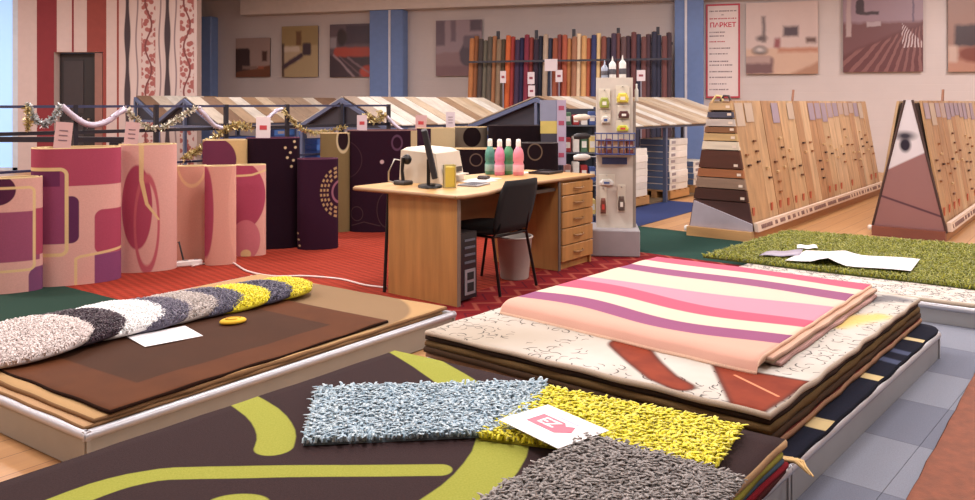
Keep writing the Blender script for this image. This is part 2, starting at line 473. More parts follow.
# ================================================================== FLOOR CARPETS
def lay(name, pts, mat, label, h=.005):
    cx = sum(p[0] for p in pts)/len(pts); cy = sum(p[1] for p in pts)/len(pts)
    A = sum(pts[i][0]*pts[(i+1) % len(pts)][1]-pts[(i+1) % len(pts)][0]*pts[i][1] for i in range(len(pts)))
    if A < 0: pts = pts[::-1]
    o = MB().prism([(p[0]-cx, p[1]-cy) for p in pts], 0, h).build(name, mat, None, (cx, cy, 0)); return tag(o, label, 'carpet')
def ribbed(c):
    nt = NT('ribbed_carpet'); x, y, z = nt.obj()
    b = x*.75+y*.66
    g = ((b*16.0).fract()-.5).abs(); n = nt.noise(140, 2)
    a = (y*.75-x*.66); k = ((a*16.0).fract()-.5).abs()
    f = nt.math('MULTIPLY_ADD', g+k*.6, .9, n*.5, clamp=True)
    nt.color(nt.mix(f, tuple(v*.72 for v in c), tuple(min(255, v*1.16) for v in c))); nt.bump(g+n, .5, .006); return nt.set(.95, 0, .1)
lay('carpet_strip', [(-5.4, 7.45), (-3.4, 6.08), (-1.35, 4.66), (-2.1, 3.6), (-5.6, 5.9)], carpet((38, 62, 52)), 'dark green carpet strip on the floor under the pink rug rolls')
lay('carpet_strip', [(-5.4, 7.45), (-3.4, 6.08), (-1.35, 4.66), (-.6, 4.6), (-.3, 5.4), (1.15, 7.4), (.95, 9.2), (.3, 10.6), (-2.5, 10.5), (-5.4, 8.6)], ribbed((150, 48, 32)), 'orange red ribbed carpet under the desk and the rug rolls')
nt = NT('burgundy_carpet'); x, y, z = nt.obj()
a, b = (x*.621+y*.784)*4.2, (y*.621-x*.784)*4.2
z1 = nt.math('ADD', b, ((a).fract()-.5).abs()*1.1)
d = ((z1.fract()-.5).abs()-.09).inside(.06); d2 = ((((z1+.5).fract()-.5).abs())-.04).inside(.04)
col = nt.mix(nt.math('MULTIPLY', d, .75), (134, 26, 30), (176, 84, 66)); col = nt.mix(nt.math('MULTIPLY', d2, .8), col, (84, 18, 36))
nt.color(nt.mix(nt.math('MULTIPLY', nt.noise(150, 2), .35), col, (80, 12, 20))); bm_ = nt.set(.95, 0, .1)
lay('carpet_strip', [(-.6, 4.6), (-.3, 5.4), (1.15, 7.4), (2.2, 6.55), (2.0, 5.8), (.9, 4.2)], bm_, 'burgundy patterned carpet strip in front of the desk chair')
lay('carpet_strip', [(1.15, 7.4), (2.2, 6.55), (3.2, 5.8), (3.7, 6.7), (2.56, 7.93), (1.66, 8.75), (1.05, 8.55)], carpet((34, 64, 56)), 'dark green carpet strip beside the white product display column')
lay('carpet_strip', [(1.05, 8.55), (1.66, 8.75), (2.55, 9.95), (2.85, 10.75), (1.95, 11.5), (.3, 10.6), (.95, 9.2)], carpet((48, 60, 108)), 'dull blue carpet strip in front of the stacked flooring cartons')
gc = thing('carpet_area', (3.0, 3.2, 0.0003), 0, 'grey blue carpet tiles covering the aisle beside the rug platforms', 'carpet')
g1, g2 = carpet((106, 110, 126)), carpet((124, 128, 142))
o0 = Vector((-.55, .45)); du = Vector((.663, .749)); dv = Vector((.749, -.663))
for i in range(12):
    for j in range(5):
        p = o0+du*(i*.5)+dv*(j*1.0-1.1)-Vector((3.0, 3.2))
        q = [p, p+dv*.998, p+dv*.998+du*.498, p+du*.498]
        if (p+Vector((3, 3.2))).y < -2.4: continue
        MB().prism([xy(v) for v in q][::1], 0, .004).build('carpet_tile', g1 if (i % 2) else g2, gc)

# ================================================================== RUG PLATFORMS
metal = flat((182, 182, 190), .38, .4, var=.04); pale_m = flat((150, 144, 134), .45, .1, var=.04); grey_m = flat((150, 150, 152), .45, .2, var=.04)
def platform(c, zt, label, panel=grey_m, g='low rug display platforms'):
    c = [Vector((p[0], p[1])) for p in c]; cen = sum(c, Vector((0, 0)))/4
    t = thing('display_platform', (cen.x, cen.y, 0), 0, label, 'platform', g)
    q = [p-cen for p in c]; dirs = [(q[(i+1) % 4]-q[i]) for i in range(4)]
    ins = [p*(1-.04/p.length) for p in q]
    m = MB(); m.hexa([(p.x, p.y, zt-.03) for p in ins], [(p.x, p.y, zt-.004) for p in ins]); m.build('deck', flat((150, 138, 120), .8), t)
    for i in range(4):
        a, b = q[i], q[(i+1) % 4]; d = (b-a).normalized(); n = Vector((-d.y, d.x))     # inward for ccw
        m = MB(); a2, b2 = a+n*.012, b+n*.012
        m.hexa([(*(a+n*.006), .006), (*(b+n*.006), .006), (*(b+n*.022), .006), (*(a+n*.022), .006)], [(*(a+n*.006), zt-.03), (*(b+n*.006), zt-.03), (*(b+n*.022), zt-.03), (*(a+n*.022), zt-.03)])
        m.build('side_panel', panel, t)
        m = MB().tube([(*(a+n*.014), zt-.014), (*(b+n*.014), zt-.014)], .019, 10); m.build('rim', metal, t)
    return t
N1 = at(85, 434, .15); N1 = Vector((N1.x, N1.y)); d1u = Vector((.603, .798)); d1v = Vector((-.83, .557))
platform([N1, N1+d1u*2.12, N1+d1u*2.12+d1v*1.75, N1+d1v*1.75], .15, 'low metal rimmed platform under the brown and beige rugs', pale_m)
FR = Vector((2.39, 4.22)); DU = Vector((.663, .749)); DVp = Vector((-.749, .663))
NRm = FR-DU*2.08
platform([NRm+DU*.004, FR, FR+DVp*1.72, NRm+DU*.004+DVp*1.72], .14, 'low grey platform under the pink striped rug stack')
platform([NRm-DU*2.3, NRm, NRm+DVp*1.72, NRm-DU*2.3+DVp*1.72], .14, 'low grey platform under the dark rug with lime bands')
# ================================================================== RUGS ON THE LEFT PLATFORM
def jitter_rect(c, k): return [Vector((p[0], p[1]))+Vector((random.uniform(-k, k), random.uniform(-k, k))) for p in c]
beige_edge = carpet((136, 100, 66))
b0 = N1+d1u*.03+d1v*.035
nt = NT('beige_rug'); x, y, z = nt.obj()
cc = N1+d1u*1.09+d1v*.84
ec = at(318, 303, .19); ex, ey = ec.x-cc.x, ec.y-cc.y
rx = (x-ex)*d1u.x+(y-ey)*d1u.y; ry = (x-ex)*d1v.x+(y-ey)*d1v.y
col = nt.mix(ell(rx, ry, 0, 0, .46, .62).inside(.02), (184, 146, 98), (136, 110, 82))
col = nt.mix(nt.math('MULTIPLY', nt.noise(260, 2), .35), col, (150, 112, 70)); nt.color(col); nt.bump(nt.noise(300, 2), .4, .004); beige = nt.set(.95, 0, .1)
rug('rug', rect(b0-d1u*.015, d1u*2.03, d1v*1.62), .15, .014, [carpet((184, 144, 104)), beige_edge], 'beige rug with a dark bound edge lying directly on the left platform')
rug('rug', rect(b0+d1u*.02, d1u*2.04, d1v*1.6), .1655, .016, [beige, beige_edge], 'thick beige rug with a taupe oval under the brown rug')
nt = NT('brown_rug'); u, v = nt.uv()
d = rrect(u, v, .15, .17, .85, .83)
n = nt.noise(5, 4)
col = nt.mix(d.inside(.008), nt.mix(n, (72, 32, 4), (98, 47, 9)), nt.mix(n, (56, 26, 5), (70, 33, 8)))
nt.color(col); nt.bump(nt.noise(300, 2), .3, .003); brown = nt.set(.85, 0, .25)
n0 = at(113, 414, .198); nb = Vector((n0.x, n0.y))+d1v*.045+d1u*.015
rug('rug', [nb, Vector(xy(at(395, 321, .198)))+d1v*.045, Vector(xy(at(395, 321, .198)))+d1v*1.16, nb+d1v*1.16], .1835, .012, [brown, carpet((44, 24, 16))], 'dark brown rug with a lighter brown border on the left platform')
def card(pts, z, label, cat='card', thick=.0015, mat=None, curl=0.0):
    cen = sum((Vector(xy(p)) for p in pts), Vector((0, 0)))/len(pts)
    m = MB(); m.hexa([(p[0]-cen.x, p[1]-cen.y, curl*(i in (0, 1))) for i, p in enumerate(pts)], [(p[0]-cen.x, p[1]-cen.y, thick+curl*(i in (0, 1))) for i, p in enumerate(pts)])
    o = m.build('price_card', mat or flat((236, 232, 236), .5, var=.01), None, (cen.x, cen.y, z)); return tag(o, label, cat)
zc = .198
o = card([at(145, 347, zc), at(203, 336, zc), at(185, 326, zc), at(127, 337, zc)], .1985, 'plain white price card lying on the brown rug')
ls = MB()
for k in range(3):
    ls.box(-.12, -.03+k*.035, .0015, .1, -.022+k*.035, .002)
ls.xform(Matrix.Rotation(.62, 4, 'Z')); ls.build('print_line', flat((170, 168, 186), .6), o)
yc = at(233, 323, zc)
yt = thing('yellow_sponge', (yc.x, yc.y, .1985), .5, 'small yellow rounded sponge on the brown rug beside the white card', 'sponge')
m = MB(); m.lathe([(.03, 0), (.062, .004), (.066, .012), (.058, .02), (.03, .024), (.004, .025)], 20, sx=1.05, sy=.75); m.build('sponge_body', flat((226, 176, 20), .8, bump=.5, bscale=90), yt)
m = MB().tube([(.035*math.cos(a)*1.05, .03*math.sin(a)*.8, .0245) for a in np.linspace(0, 5.2, 14)], .004, 6); m.build('rim_seam', flat((190, 140, 14), .8), yt)
# fan of shaggy sample discs: leftmost lies on top
specs = [((90, 331), (214, 200, 196), 'pinkish white', .34), ((125, 322), (58, 38, 52), 'dark plum', .30), ((164, 313), (255, 253, 252), 'bright white', .30), ((190, 309), (98, 92, 112), 'slate grey', .28), ((217, 303), (184, 172, 166), 'light taupe', .27),
         ((243, 298), (88, 84, 106), 'slate blue', .26), ((268, 294), (232, 214, 26), 'bright yellow', .25), ((291, 289), (84, 80, 102), 'dark slate', .23), ((311, 285), (226, 210, 30), 'yellow end', .21)]
nS = len(specs)
for i, (pc, c, nm, R_) in enumerate(specs):
    e_ = Vector(xy(at(*pc, .225))); cpos = e_-U2*R_*.86+V2*.09
    t = thing('shag_sample', (cpos.x, cpos.y, .1985), RU, '%s shaggy carpet sample in the fan of samples beside the brown rug' % nm, 'carpet sample', 'fanned shaggy carpet samples')
    nP = int(5200*(R_/.3)**2)
    rr = np.sqrt(np.random.rand(nP)); aa = np.random.rand(nP)*2*PI
    ca, sa = np.cos(aa), np.sin(aa)
    pw = (np.abs(ca)**2.4+np.abs(sa)**2.4)**(-1/2.4)
    X, Yv = rr*ca*pw*R_*.86, rr*sa*pw*R_
    lift = lambda X: .006+(X+R_)*.075
    dome = .026*np.sqrt(np.clip(1-rr**4, 0, 1))
    Z = lift(X)+dome
    vs, q, tr = tufts(np.stack([X, Yv, Z-.004], 1), .017, .0056, .55, .6)
    np_mesh('pile', vs, q, tr, fibre(tuple(v*.95 for v in c), tuple(min(255, v*1.12) for v in c)), t)
    m = MB(); n = 36; ring = []
    for k in range(n):
        a = 2*PI*k/n; p = (abs(math.cos(a))**2.4+abs(math.sin(a))**2.4)**(-1/2.4); ring.append((math.cos(a)*p*R_*.86, math.sin(a)*p*R_))
    vs = []; prof = [(1.0, 0), (1.0, .008), (.94, .016), (.8, .023), (.5, .026), (.02, .027)]
    for r, h in prof: vs += [(x_*r, y_*r, (lift(x_*r)+h-.005) if h else max(.001, lift(x_)-.012)) for x_, y_ in ring]
    fs = [(a*n+k, a*n+(k+1) % n, (a+1)*n+(k+1) % n, (a+1)*n+k) for a in range(len(prof)-1) for k in range(n)]+[tuple(range(n))[::-1], tuple(range((len(prof)-1)*n, len(prof)*n))]
    m.add(vs, fs, True); m.build('backing', flat(tuple(v*.8 for v in c), .95), t)

# ================================================================== CENTRAL STACKS
# --- stack with lime banded rug
zT = .25
A = at(787, 439, zT); Bq = at(395, 350, zT); A2, B2 = Vector(xy(A)), Vector(xy(Bq))
dn = Vector((-.63, -.777))
S1c = [B2+dn*2.35, A2+dn*2.35, A2, B2]
def lime_mat():
    nt = NT('lime_banded_rug'); x, y, z = nt.obj(); cen = sum(S1c, Vector((0, 0)))/4
    W = lambda px, py: (lambda p: (p.x-cen.x, p.y-cen.y))(at(px, py, zT))
    def rw(px, py, wpx): return wpx/F*at(px, py, zT).y/2
    d = poly(x, y, *smooth([W(40, 512), W(95, 490), W(145, 477), W(205, 472), W(440, 470)], [rw(40, 510, 40), rw(95, 490, 36), .042, .040, .037]))
    d = d.min(poly(x, y, *smooth([W(226, 390), W(262, 412), W(276, 432), W(274, 447)], [.055, .060, .062, .062])))
    d = d.min(poly(x, y, *smooth([W(380, 340), W(428, 364), W(487, 405), W(503, 440), W(480, 480), W(440, 510)], [.05, .068, .085, .088, .085, .08])))
    d = d.min(ell(x, y, *W(238, 503), .085, .055))
    d = d.min(poly(x, y, [W(20, 545), W(300, 530), W(560, 540)], .03))
    n = nt.noise(160, 2)
    col = nt.mix(d.inside(.006), nt.mix(n, (44, 31, 32), (62, 45, 46)), nt.mix(n, (128, 134, 38), (160, 160, 66)))
    nt.color(col); nt.bump(nt.noise(340, 2), .4, .003); return nt.set(.95, 0, .1)
offs = [('rug', (70, 26, 26), 'maroon rug at the bottom of the stack under the lime banded rug', .016), ('rug', (128, 22, 34), 'red rug low in the stack under the lime banded rug', .018), ('rug', (60, 78, 96), 'slate blue rug in the stack under the lime banded rug', .018), ('rug', (128, 122, 44), 'olive green rug just under the lime banded rug', .020)]
z = .141
for i, (nm, c, lb, th) in enumerate(offs):
    k = .02*math.sin(i*2.1)
    cc = [p+Vector((k*.5, k*.3))-(A2-B2).normalized()*(.0)+dn*(.012*i) for p in S1c]
    rug(nm, cc, z, th, [carpet(c), carpet(c)], lb, nx=12, ny=12, wob=.007, wav=.0008); z += th+.003
rug('rug', S1c, z, zT-z, [lime_mat(), carpet((176, 140, 100))], 'dark brown rug with wide lime green bands in the foreground', wob=.003, wav=.0007, nx=30, ny=30)
# --- navy rug under the pink stack
rt = [Vector(xy(at(790, 462, .16))), Vector(xy(at(942, 326, .16)))]
dR = (rt[1]-rt[0]).normalized(); dL = Vector((-dR.y, dR.x))
def navy_mat():
    nt = NT('navy_rug'); u, v = nt.uv()
    col = (20, 22, 36)
    d = None
    n = nt.noise(120, 2)
    base = nt.mix(n, (16, 18, 32), (30, 32, 50))
    for t0, w_, c in ((.19, .022, (196, 172, 120)), (.215, .004, (196, 172, 120)), (.50, .017, (210, 186, 130)), (.84, .012, (214, 190, 140))):
        base = nt.mix(((v-t0).abs()-w_).inside(.004), base, c)
    for t0, w_ in ((.64, .016), (.72, .014)):
        base = nt.mix(((v-t0-(u*30.0).sin()*.008).abs()-w_).inside(.01), base, (74, 82, 112))
    nt.color(base); return nt.set(.9, 0, .1)
r0 = rt[0]-dR*.02
rug('rug', [r0+dL*1.68, r0, rt[1], rt[1]+dL*1.68], .141, .016, [navy_mat(), carpet((24, 26, 38))], 'navy rug with beige bars sticking out from under the pink striped stack', rnd=.08, wav=.001)
fr = thing('rug_fringe', (r0.x, r0.y, .14), 0, 'cream knotted fringe hanging over the metal platform rim', 'fringe')
for k in range(7):
    a = random.uniform(-.25, .35); p0 = -dR*(.005*k)+dL*(.02)
    pts = [(p0.x-.02, p0.y+.02, .032), (p0.x+.02+.01*k, p0.y-.005+a*.02, .036), (p0.x+.04+.006*k, p0.y-.025+a*.06, .03), (p0.x+.055+.005*k, p0.y-.05+a*.12, .018)]
    MB().tube(pts, [.004, .006, .005, .003], 6).build('strand', flat((214, 176, 112), .9), fr)
# --- stack S2
z2 = .29
P1_, P2_, P3_ = (Vector(xy(at(*p, z2))) for p in ((425, 330), (770, 414), (920, 298)))
S2c = [P1_, P2_, P3_, P1_+(P3_-P2_)]
lay_ = [((92, 30, 26), (150, 110, 84), 'rust red rug at the bottom of the stack under the pink stripes', .022), ((60, 44, 32), (70, 50, 36), 'dark brown rug low in the stack under the pink stripes', .024), ((104, 80, 46), (98, 74, 44), 'old gold rug in the middle of the stack under the pink stripes', .026), ((66, 50, 42), (54, 40, 34), 'chocolate rug second from the white script rug', .022)]
z = .163
ein = (P2_-P1_).normalized(); eu = (P3_-P2_).normalized()
for i, (c, ec_, lb, th) in enumerate(lay_):
    o_ = (.010, -.004, .004, .012)[i]
    cc = [S2c[0]+eu*o_-ein*.01, S2c[1]+eu*o_*1.2+ein*(.012-.006*i), S2c[2]+ein*(.012-.006*i), S2c[3]]
    rug('rug', cc, z, th, [carpet(c), carpet(ec_)], lb, nx=24, ny=24, wob=.005, wav=.001); z += th+.003
def script_mat():
    nt = NT('script_rug'); x, y, z = nt.obj(); cen = sum(S2c, Vector((0, 0)))/4
    W = lambda px, py: (lambda p: (p.x-cen.x, p.y-cen.y))(at(px, py, z2))
    n = nt.noise(4, 4)
    col = nt.mix(n, (176, 166, 152), (206, 202, 196))
    left = half(x, y, W(560, 400), W(700, 290))       # left part more beige
    g = nt.math('MULTIPLY', (ell(x, y, *W(470, 335), .5, .25)).inside(.3), .6)
    col = nt.mix(g, col, (150, 130, 104))
    # handwriting
    ra, rb = x*.58+y*.81, y*.58-x*.81
    ln = None
    for cs, off in ((.062, 0.0), (.045, .37)):
        ca, cb = ra*(1/cs)+off, rb*(1/cs)+off*2
        fa, fb = ca.fract()-.5, cb.fract()-.5
        wn = nt.n('ShaderNodeTexWhiteNoise', noise_dimensions='2D'); nt.t.links.new(nt.vec(ca.floor(), cb.floor()), wn.inputs['Vector'])
        se = nt.n('ShaderNodeSeparateColor'); nt.t.links.new(wn.outputs['Color'], se.inputs[0])
        th = E(nt, se.outputs[0])*6.28; co, si = nt.math('COSINE', th), th.sin()
        bend = fa*co+fb*si
        d_ = (fb*co-fa*si+bend*bend*1.2-.12).abs()-.055
        mk = nt.math('MULTIPLY', d_.max(bend.abs()-.42).inside(.05), E(nt, se.outputs[1]).gt(.45))
        ln = mk if ln is None else ln.max(mk)
    ln = nt.math('MULTIPLY', ln, nt.noise(3.2, 1).gt(.45))
    col = nt.mix(nt.math('MULTIPLY', ln, .85), col, (36, 30, 34))
    red = poly(x, y, [W(628, 345), W(645, 362), W(662, 377), W(680, 386)], [.075, .062, .055, .045])
    red = red.min(half(x, y, W(716, 368), W(742, 425)).max(half(x, y, W(742, 425), W(812, 380))).max(half(x, y, W(805, 382), W(716, 366))))
    rim = red-.012
    col = nt.mix(rim.inside(.02), col, (70, 34, 26))
    rn = nt.noise(9, 4)
    col = nt.mix(red.inside(.03), col, nt.mix(rn, (96, 22, 10), (158, 58, 26)))
    stripe = seg(x, y, W(735, 375), W(778, 396), .006); col = nt.mix(stripe.inside(.004), col, (214, 130, 90))
    yel = poly(x, y, [W(835, 325), W(862, 318), W(880, 316)], [.06, .07, .05]); col = nt.mix(nt.math('MULTIPLY', yel.inside(.06), .9), col, (218, 184, 92))
    dk = poly(x, y, [W(868, 300), W(890, 298), W(902, 300)], [.05, .06, .05]); col = nt.mix(nt.math('MULTIPLY', dk.inside(.05), .8), col, (88, 86, 96))
    nt.color(col); return nt.set(.8, 0, .2)
rug('rug', S2c, z, z2-z, [script_mat(), carpet((184, 166, 148))], 'white rug printed with black script and rust red shapes under the pink striped rug', nx=60, ny=60, wob=.007, wav=.0015)
zp = .355
Pk = [Vector(xy(at(*p, zz))) for p, zz in (((500, 309), .315), ((757, 369), .315), ((872, 284), zp), ((657, 256), zp))]
for k, (sh, lb, c, zz) in enumerate(((.03, 'pale pink rug lowest of those under the striped pink rug', (206, 160, 152), z2+.003), (.012, 'cream rug between two pale rugs under the striped pink rug', (206, 190, 160), z2+.018), (.024, 'peach rug directly under the striped pink rug', (214, 170, 146), z2+.033))):
    cc = [Pk[0]+eu*.10, Pk[1]+eu*(.10+.03*(2-k))+ein*(sh+.003), Pk[2]-eu*.02+ein*(sh+.006), Pk[3]-eu*.03]
    rug('rug', cc, zz, .013, [carpet(c), carpet(tuple(v*.8 for v in c))], lb, nx=20, ny=20, wob=.006, wav=.0006)
def pink_mat():
    nt = NT('pink_striped_rug'); u, v = nt.uv(); n = nt.noise(240, 2)
    def wv(a, b, k, ph, am): return v-(u*(b-a)+a)-((u*k+ph).sin())*am     # >0 above the boundary
    col = (214, 162, 142)
    bands = [(.08, .13, (146, 80, 120), .028), (.175, .22, (216, 198, 172), .032), (.29, .315, (200, 86, 112), .028), (.41, .395, (206, 136, 156), .026), (.48, .60, (214, 190, 170), .01), (.705, .72, (146, 84, 122), -.012), (.80, .825, (216, 200, 176), -.008), (.905, .91, (200, 88, 114), -.01)]
    first = True
    for i, (a, b, c, am) in enumerate(bands):
        m = nt.math('MULTIPLY_ADD', wv(a, b, 7.2, .1+i*.05, am), 160.0, .5, clamp=True)
        col = nt.mix(m, col, c)
    nt.color(nt.mix(nt.math('MULTIPLY', n, .12), col, (150, 90, 100))); nt.bump(nt.noise(300, 2), .3, .003); return nt.set(.9, 0, .1)
rug('rug', Pk, z2+.048, .016, [pink_mat(), carpet((226, 186, 160))], 'pink, cream and purple wavy striped rug folded at the front on top of the stack',
    zf=lambda s, t: -.052*(1-math.sqrt(max(0, 1-max(0, 1-t/.055)**2))), nx=50, ny=120, wob=.004, wav=.001)

# ================================================================== SHAGGY MATS IN FRONT
def shag(name, c, z, Ln, wd, sp, c1, c2, label, lean=.8, dirv=None, group=None, tip=.35):
    c = [Vector(xy(p)) for p in c]; cen = sum(c, Vector((0, 0)))/4
    t = thing(name, (cen.x, cen.y, z), 0, label, 'mat', group)
    q = [p-cen for p in c]
    MB().hexa([(p.x, p.y, .0005) for p in q], [(p.x*.985, p.y*.985, .012) for p in q]).build('backing', flat(tuple(v*.6 for v in c1), .95), t)
    P, s, tt = quadpts(q, sp); P3 = np.concatenate([P, np.full((len(P), 1), .008)], 1)
    vs, qd, tr = tufts(P3, Ln, wd, lean*.8, .8, dirv, .8)
    np_mesh('pile', vs, qd, tr, fibre(c1, c2), t); return t
zm = .2515
sg = 'shaggy bath mats on the lime banded rug'
shag('shag_mat', [at(303, 446, zm), at(520, 436, zm), at(548, 386, zm), at(318, 392, zm)], zm, .029, .0066, .0098, (150, 180, 200), (196, 216, 226), 'light blue shaggy mat lying on the lime banded rug', 1.0, (.0, -.35), sg)
shag('shag_mat', [at(480, 440, zm), at(716, 470, zm), at(741, 432, zm), at(548, 392, zm)], zm, .028, .0074, .0108, (224, 210, 16), (250, 238, 56), 'bright yellow shaggy mat under the white logo card', 1.0, (.2, -.2), sg)
shag('shag_mat', [at(400, 560, zm+.02), at(690, 545, zm+.02), at(742, 487, zm+.02), at(588, 440, zm+.02)], zm+.02, .031, .0062, .0094, (112, 106, 104), (156, 148, 144), 'taupe grey shaggy mat overlapping the yellow one', 1.0, (.1, -.4), sg)
# logo card
zk = .302
pc = [at(558, 449, zk), at(609, 431, zk), at(548, 405, zk), at(499, 420, zk)]
cen = sum((Vector(xy(p)) for p in pc), Vector((0, 0)))/4
lc = thing('logo_card', (cen.x, cen.y, zk), 0, 'white card with a pink flag shaped logo resting on the shaggy mats', 'card')
q = [Vector(xy(p))-cen for p in pc]
MB().hexa([(p.x, p.y, 0) for p in q], [(p.x, p.y, .002) for p in q]).build('sheet', flat((240, 238, 240), .45, var=.01), lc)
ax = (q[0]-q[3]).normalized(); ay = Vector((-ax.y, ax.x)); mc = sum(q, Vector((0, 0)))/4
ang = math.atan2(ax.y, ax.x)
fw, fh = .085, .04
sh = [(-fw, -fh), (fw*.55, -fh), (fw, 0), (fw*.75, fh), (fw*.45, fh*.55), (fw*.2, fh), (-fw, fh)]
R2 = Matrix.Rotation(ang, 4, 'Z')
m = MB().prism(sh, .0022, .003); m.xform(R2); m.build('logo_flag', flat((226, 96, 120), .5, var=.02), lc)
text_mesh('logo_letters', 'EZ', .066, flat((246, 236, 240), .5, var=0), lc, R2 @ Matrix.Translation((-.02, 0, .0036)), .0004, .0015)
m = MB().box(-.05, .055, .0022, .06, .064, .0026); m.xform(R2); m.build('print_line', flat((190, 180, 220), .5), lc)

# ================================================================== GREEN SHAG ON RIGHT PLATFORM
Ga, Gb = Vector((1.66, 6.25)), Vector((2.8, 7.45)); dg = Vector((.80, -.60)); dh = Vector((.86, -.51))
fl0 = Vector((1.62, 5.72)); 
platform([fl0+dg*.05, fl0+dg*3.0, fl0+dg*3.0+Vector((1.1, 1.3)), fl0+dg*.05+Vector((1.02, 1.25))], .12, 'low grey platform under the green shaggy rug')
def grey_pat():
    nt = NT('grey_script_rug'); n = nt.noise(11, 4, None, .7); col = nt.mix(((n-.5).abs()-.02).inside(.02), nt.mix(nt.noise(3, 2), (188, 176, 162), (212, 206, 198)), (70, 66, 76)); nt.color(col); return nt.set(.85, 0, .15)
rug('rug', [fl0+dg*.07+Vector((.02, .03)), fl0+dg*2.95+Vector((.02, .03)), fl0+dg*2.95+Vector((1.05, 1.22)), fl0+dg*.07+Vector((.98, 1.2))], .121, .022, [grey_pat(), carpet((186, 170, 150))], 'pale rug with dark scribbles under the green shaggy rug', wob=.01)
gq = [Ga+Vector((.02, -.02)), Ga+dg*2.5, Gb+dh*2.5, Gb]
gt = thing('shag_rug', (2.7, 6.2, .1435), 0, 'olive green shaggy rug spread over the pale scribbled rug', 'rug')
q = [p-Vector((2.7, 6.2)) for p in gq]
MB().hexa([(p.x, p.y, 0) for p in q], [(p.x, p.y, .012) for p in q]).build('backing', flat((70, 76, 20), .95), gt)
P, s, tt = quadpts(q, .0135); vs, qd, tr = tufts(np.concatenate([P, np.full((len(P), 1), .008)], 1), .032, .0062, .8)
np_mesh('pile', vs, qd, tr, fibre((104, 112, 8), (160, 158, 30)), gt)
zg = .183
def sheet(pts, z, label, hump=0.0, mat=None, cat='paper'):
    pts = [Vector(xy(p)) for p in pts]; cen = sum(pts, Vector((0, 0)))/4; n = 14; vs = []; fs = []
    for j in range(3):
        for i in range(n+1):
            s, t = i/n, j/2; p = (pts[0]*(1-s)+pts[1]*s)*(1-t)+(pts[3]*(1-s)+pts[2]*s)*t
            h = hump*math.exp(-((s-.35)/.09)**2)*(1-.5*t)+.004*math.sin(s*9)
            vs.append((p.x-cen.x, p.y-cen.y, .006+h))
    k = len(vs); vs += [(v[0], v[1], v[2]-.002) for v in vs]
    W = n+1
    for j in range(2):
        for i in range(n):
            f = (j*W+i, j*W+i+1, (j+1)*W+i+1, (j+1)*W+i); fs += [f, tuple(reversed([a+k for a in f]))]
    lp = list(range(W))+[W+n, 2*W+n]+[2*W+i for i in range(n-1, -1, -1)]+[W]
    for a in range(len(lp)): fs.append((lp[a], lp[a]+k, lp[(a+1) % len(lp)]+k, lp[(a+1) % len(lp)]))
    o = MB().add(vs, fs, True).build('paper_sheet', mat or flat((240, 238, 240), .5, var=.01), None, (cen.x, cen.y, z)); return tag(o, label, cat)
sheet([at(785, 261, zg), at(911, 272, zg), at(920, 260, zg), at(806, 251, zg)], zg, 'large white wavy paper sheet on the green shaggy rug', .045)
sheet([at(759, 256, zg), at(800, 256.5, zg), at(803, 250, zg), at(766, 252, zg)], zg-.001, 'narrow grey tag at the end of the white paper on the green rug', 0, flat((150, 140, 160), .5), 'tag')
sheet([at(797, 249, zg), at(818, 249, zg), at(816, 245.5, zg), at(797, 245.5, zg)], zg, 'small white slip behind the large paper on the green rug', 0, None, 'paper')
# brown rug on the floor in the corner
b_ = Vector(xy(at(905, 500, .02)))
rug('rug', [b_-U2*.9, b_-U2*.9+Vector((1.05, -.85)), b_+U2*2.3+Vector((1.05, -.85)), b_+U2*2.3], .006, .014, [flat((124, 62, 36), .8, var=.2, scale=30, bump=.3, bscale=200), carpet((84, 44, 28))], 'rust brown rug lying on the grey aisle carpet', wob=.003)

# ================================================================== STANDING RUG ROLLS
back_c = carpet((206, 176, 128))
def roll(p0, p1, yt, yb, painter, label, bk=None, depth=None, ht=None, flatn=.62, turns=2.2):
    Y = depth or F*H/(yb-Y0)
    ppm = F/Y; a = (p1-p0)/2/ppm; b = a*flatn
    pc = (p0+p1)/2; yb_ = Y0+H*ppm; h = ht or (yb_-yt)/ppm
    X = (pc-CX)/ppm; ang = -math.atan2(X, Y)
    loc = Vector((X, Y, 0))+Vector((X, Y, 0)).normalized()*b
    nt = NT('rug_roll'); x, y, z = nt.obj()
    qx = x*ppm+pc; qy = yb_-z*ppm
    n = nt.noise(90, 2); col = painter(nt, qx, qy)
    nt.color(nt.mix(nt.math('MULTIPLY', n, .18), col, (60, 30, 40))); nt.bump(nt.noise(200, 2), .3, .004); mat = nt.set(.92, 0, .1)
    m = MB(); N = int(56*turns); th = .013; out, inn = [], []
    for i in range(N+1):
        t = i/56*2*PI; k = 1-.13*(t/(2*PI))-.0
        st = t+2.2
        c, s_ = math.cos(st), math.sin(st); e = 2.5
        r = (abs(c)**e+abs(s_)**e)**(-1/e)
        aa, bb = max(a*k, .04), max(b*k, .03)
        out.append((aa*c*r, bb*s_*r)); aa -= th; bb -= th; inn.append((aa*c*r, bb*s_*r))
    z0 = .006; k = N+1
    vs = [(p[0], p[1], z0) for p in out]+[(p[0], p[1], h-.006) for p in out]+[(p[0]*.99, p[1]*.99, h) for p in out]+[(p[0], p[1], h) for p in inn]+[(p[0], p[1], z0) for p in inn]
    m.cur = 0; m.add(vs, [(i, i+1, k+i+1, k+i) for i in range(N)], True)
    m.cur = 1
    m.add(vs, [(j*k+i, j*k+i+1, (j+1)*k+i+1, (j+1)*k+i) for j in (1, 2, 3) for i in range(N)]+[(4*k+i, 4*k+i+1, i+1, i) for i in range(N)]+[(0, k, 2*k, 3*k, 4*k), (N, 4*k+N, 3*k+N, 2*k+N, k+N)], False)
    o = m.build('rug_roll', [mat, bk or back_c], None, (loc.x, loc.y, 0), ang)
    tag(o, label, 'rolled rug', 'rolled rugs standing in a row'); o['h'] = h
    return o
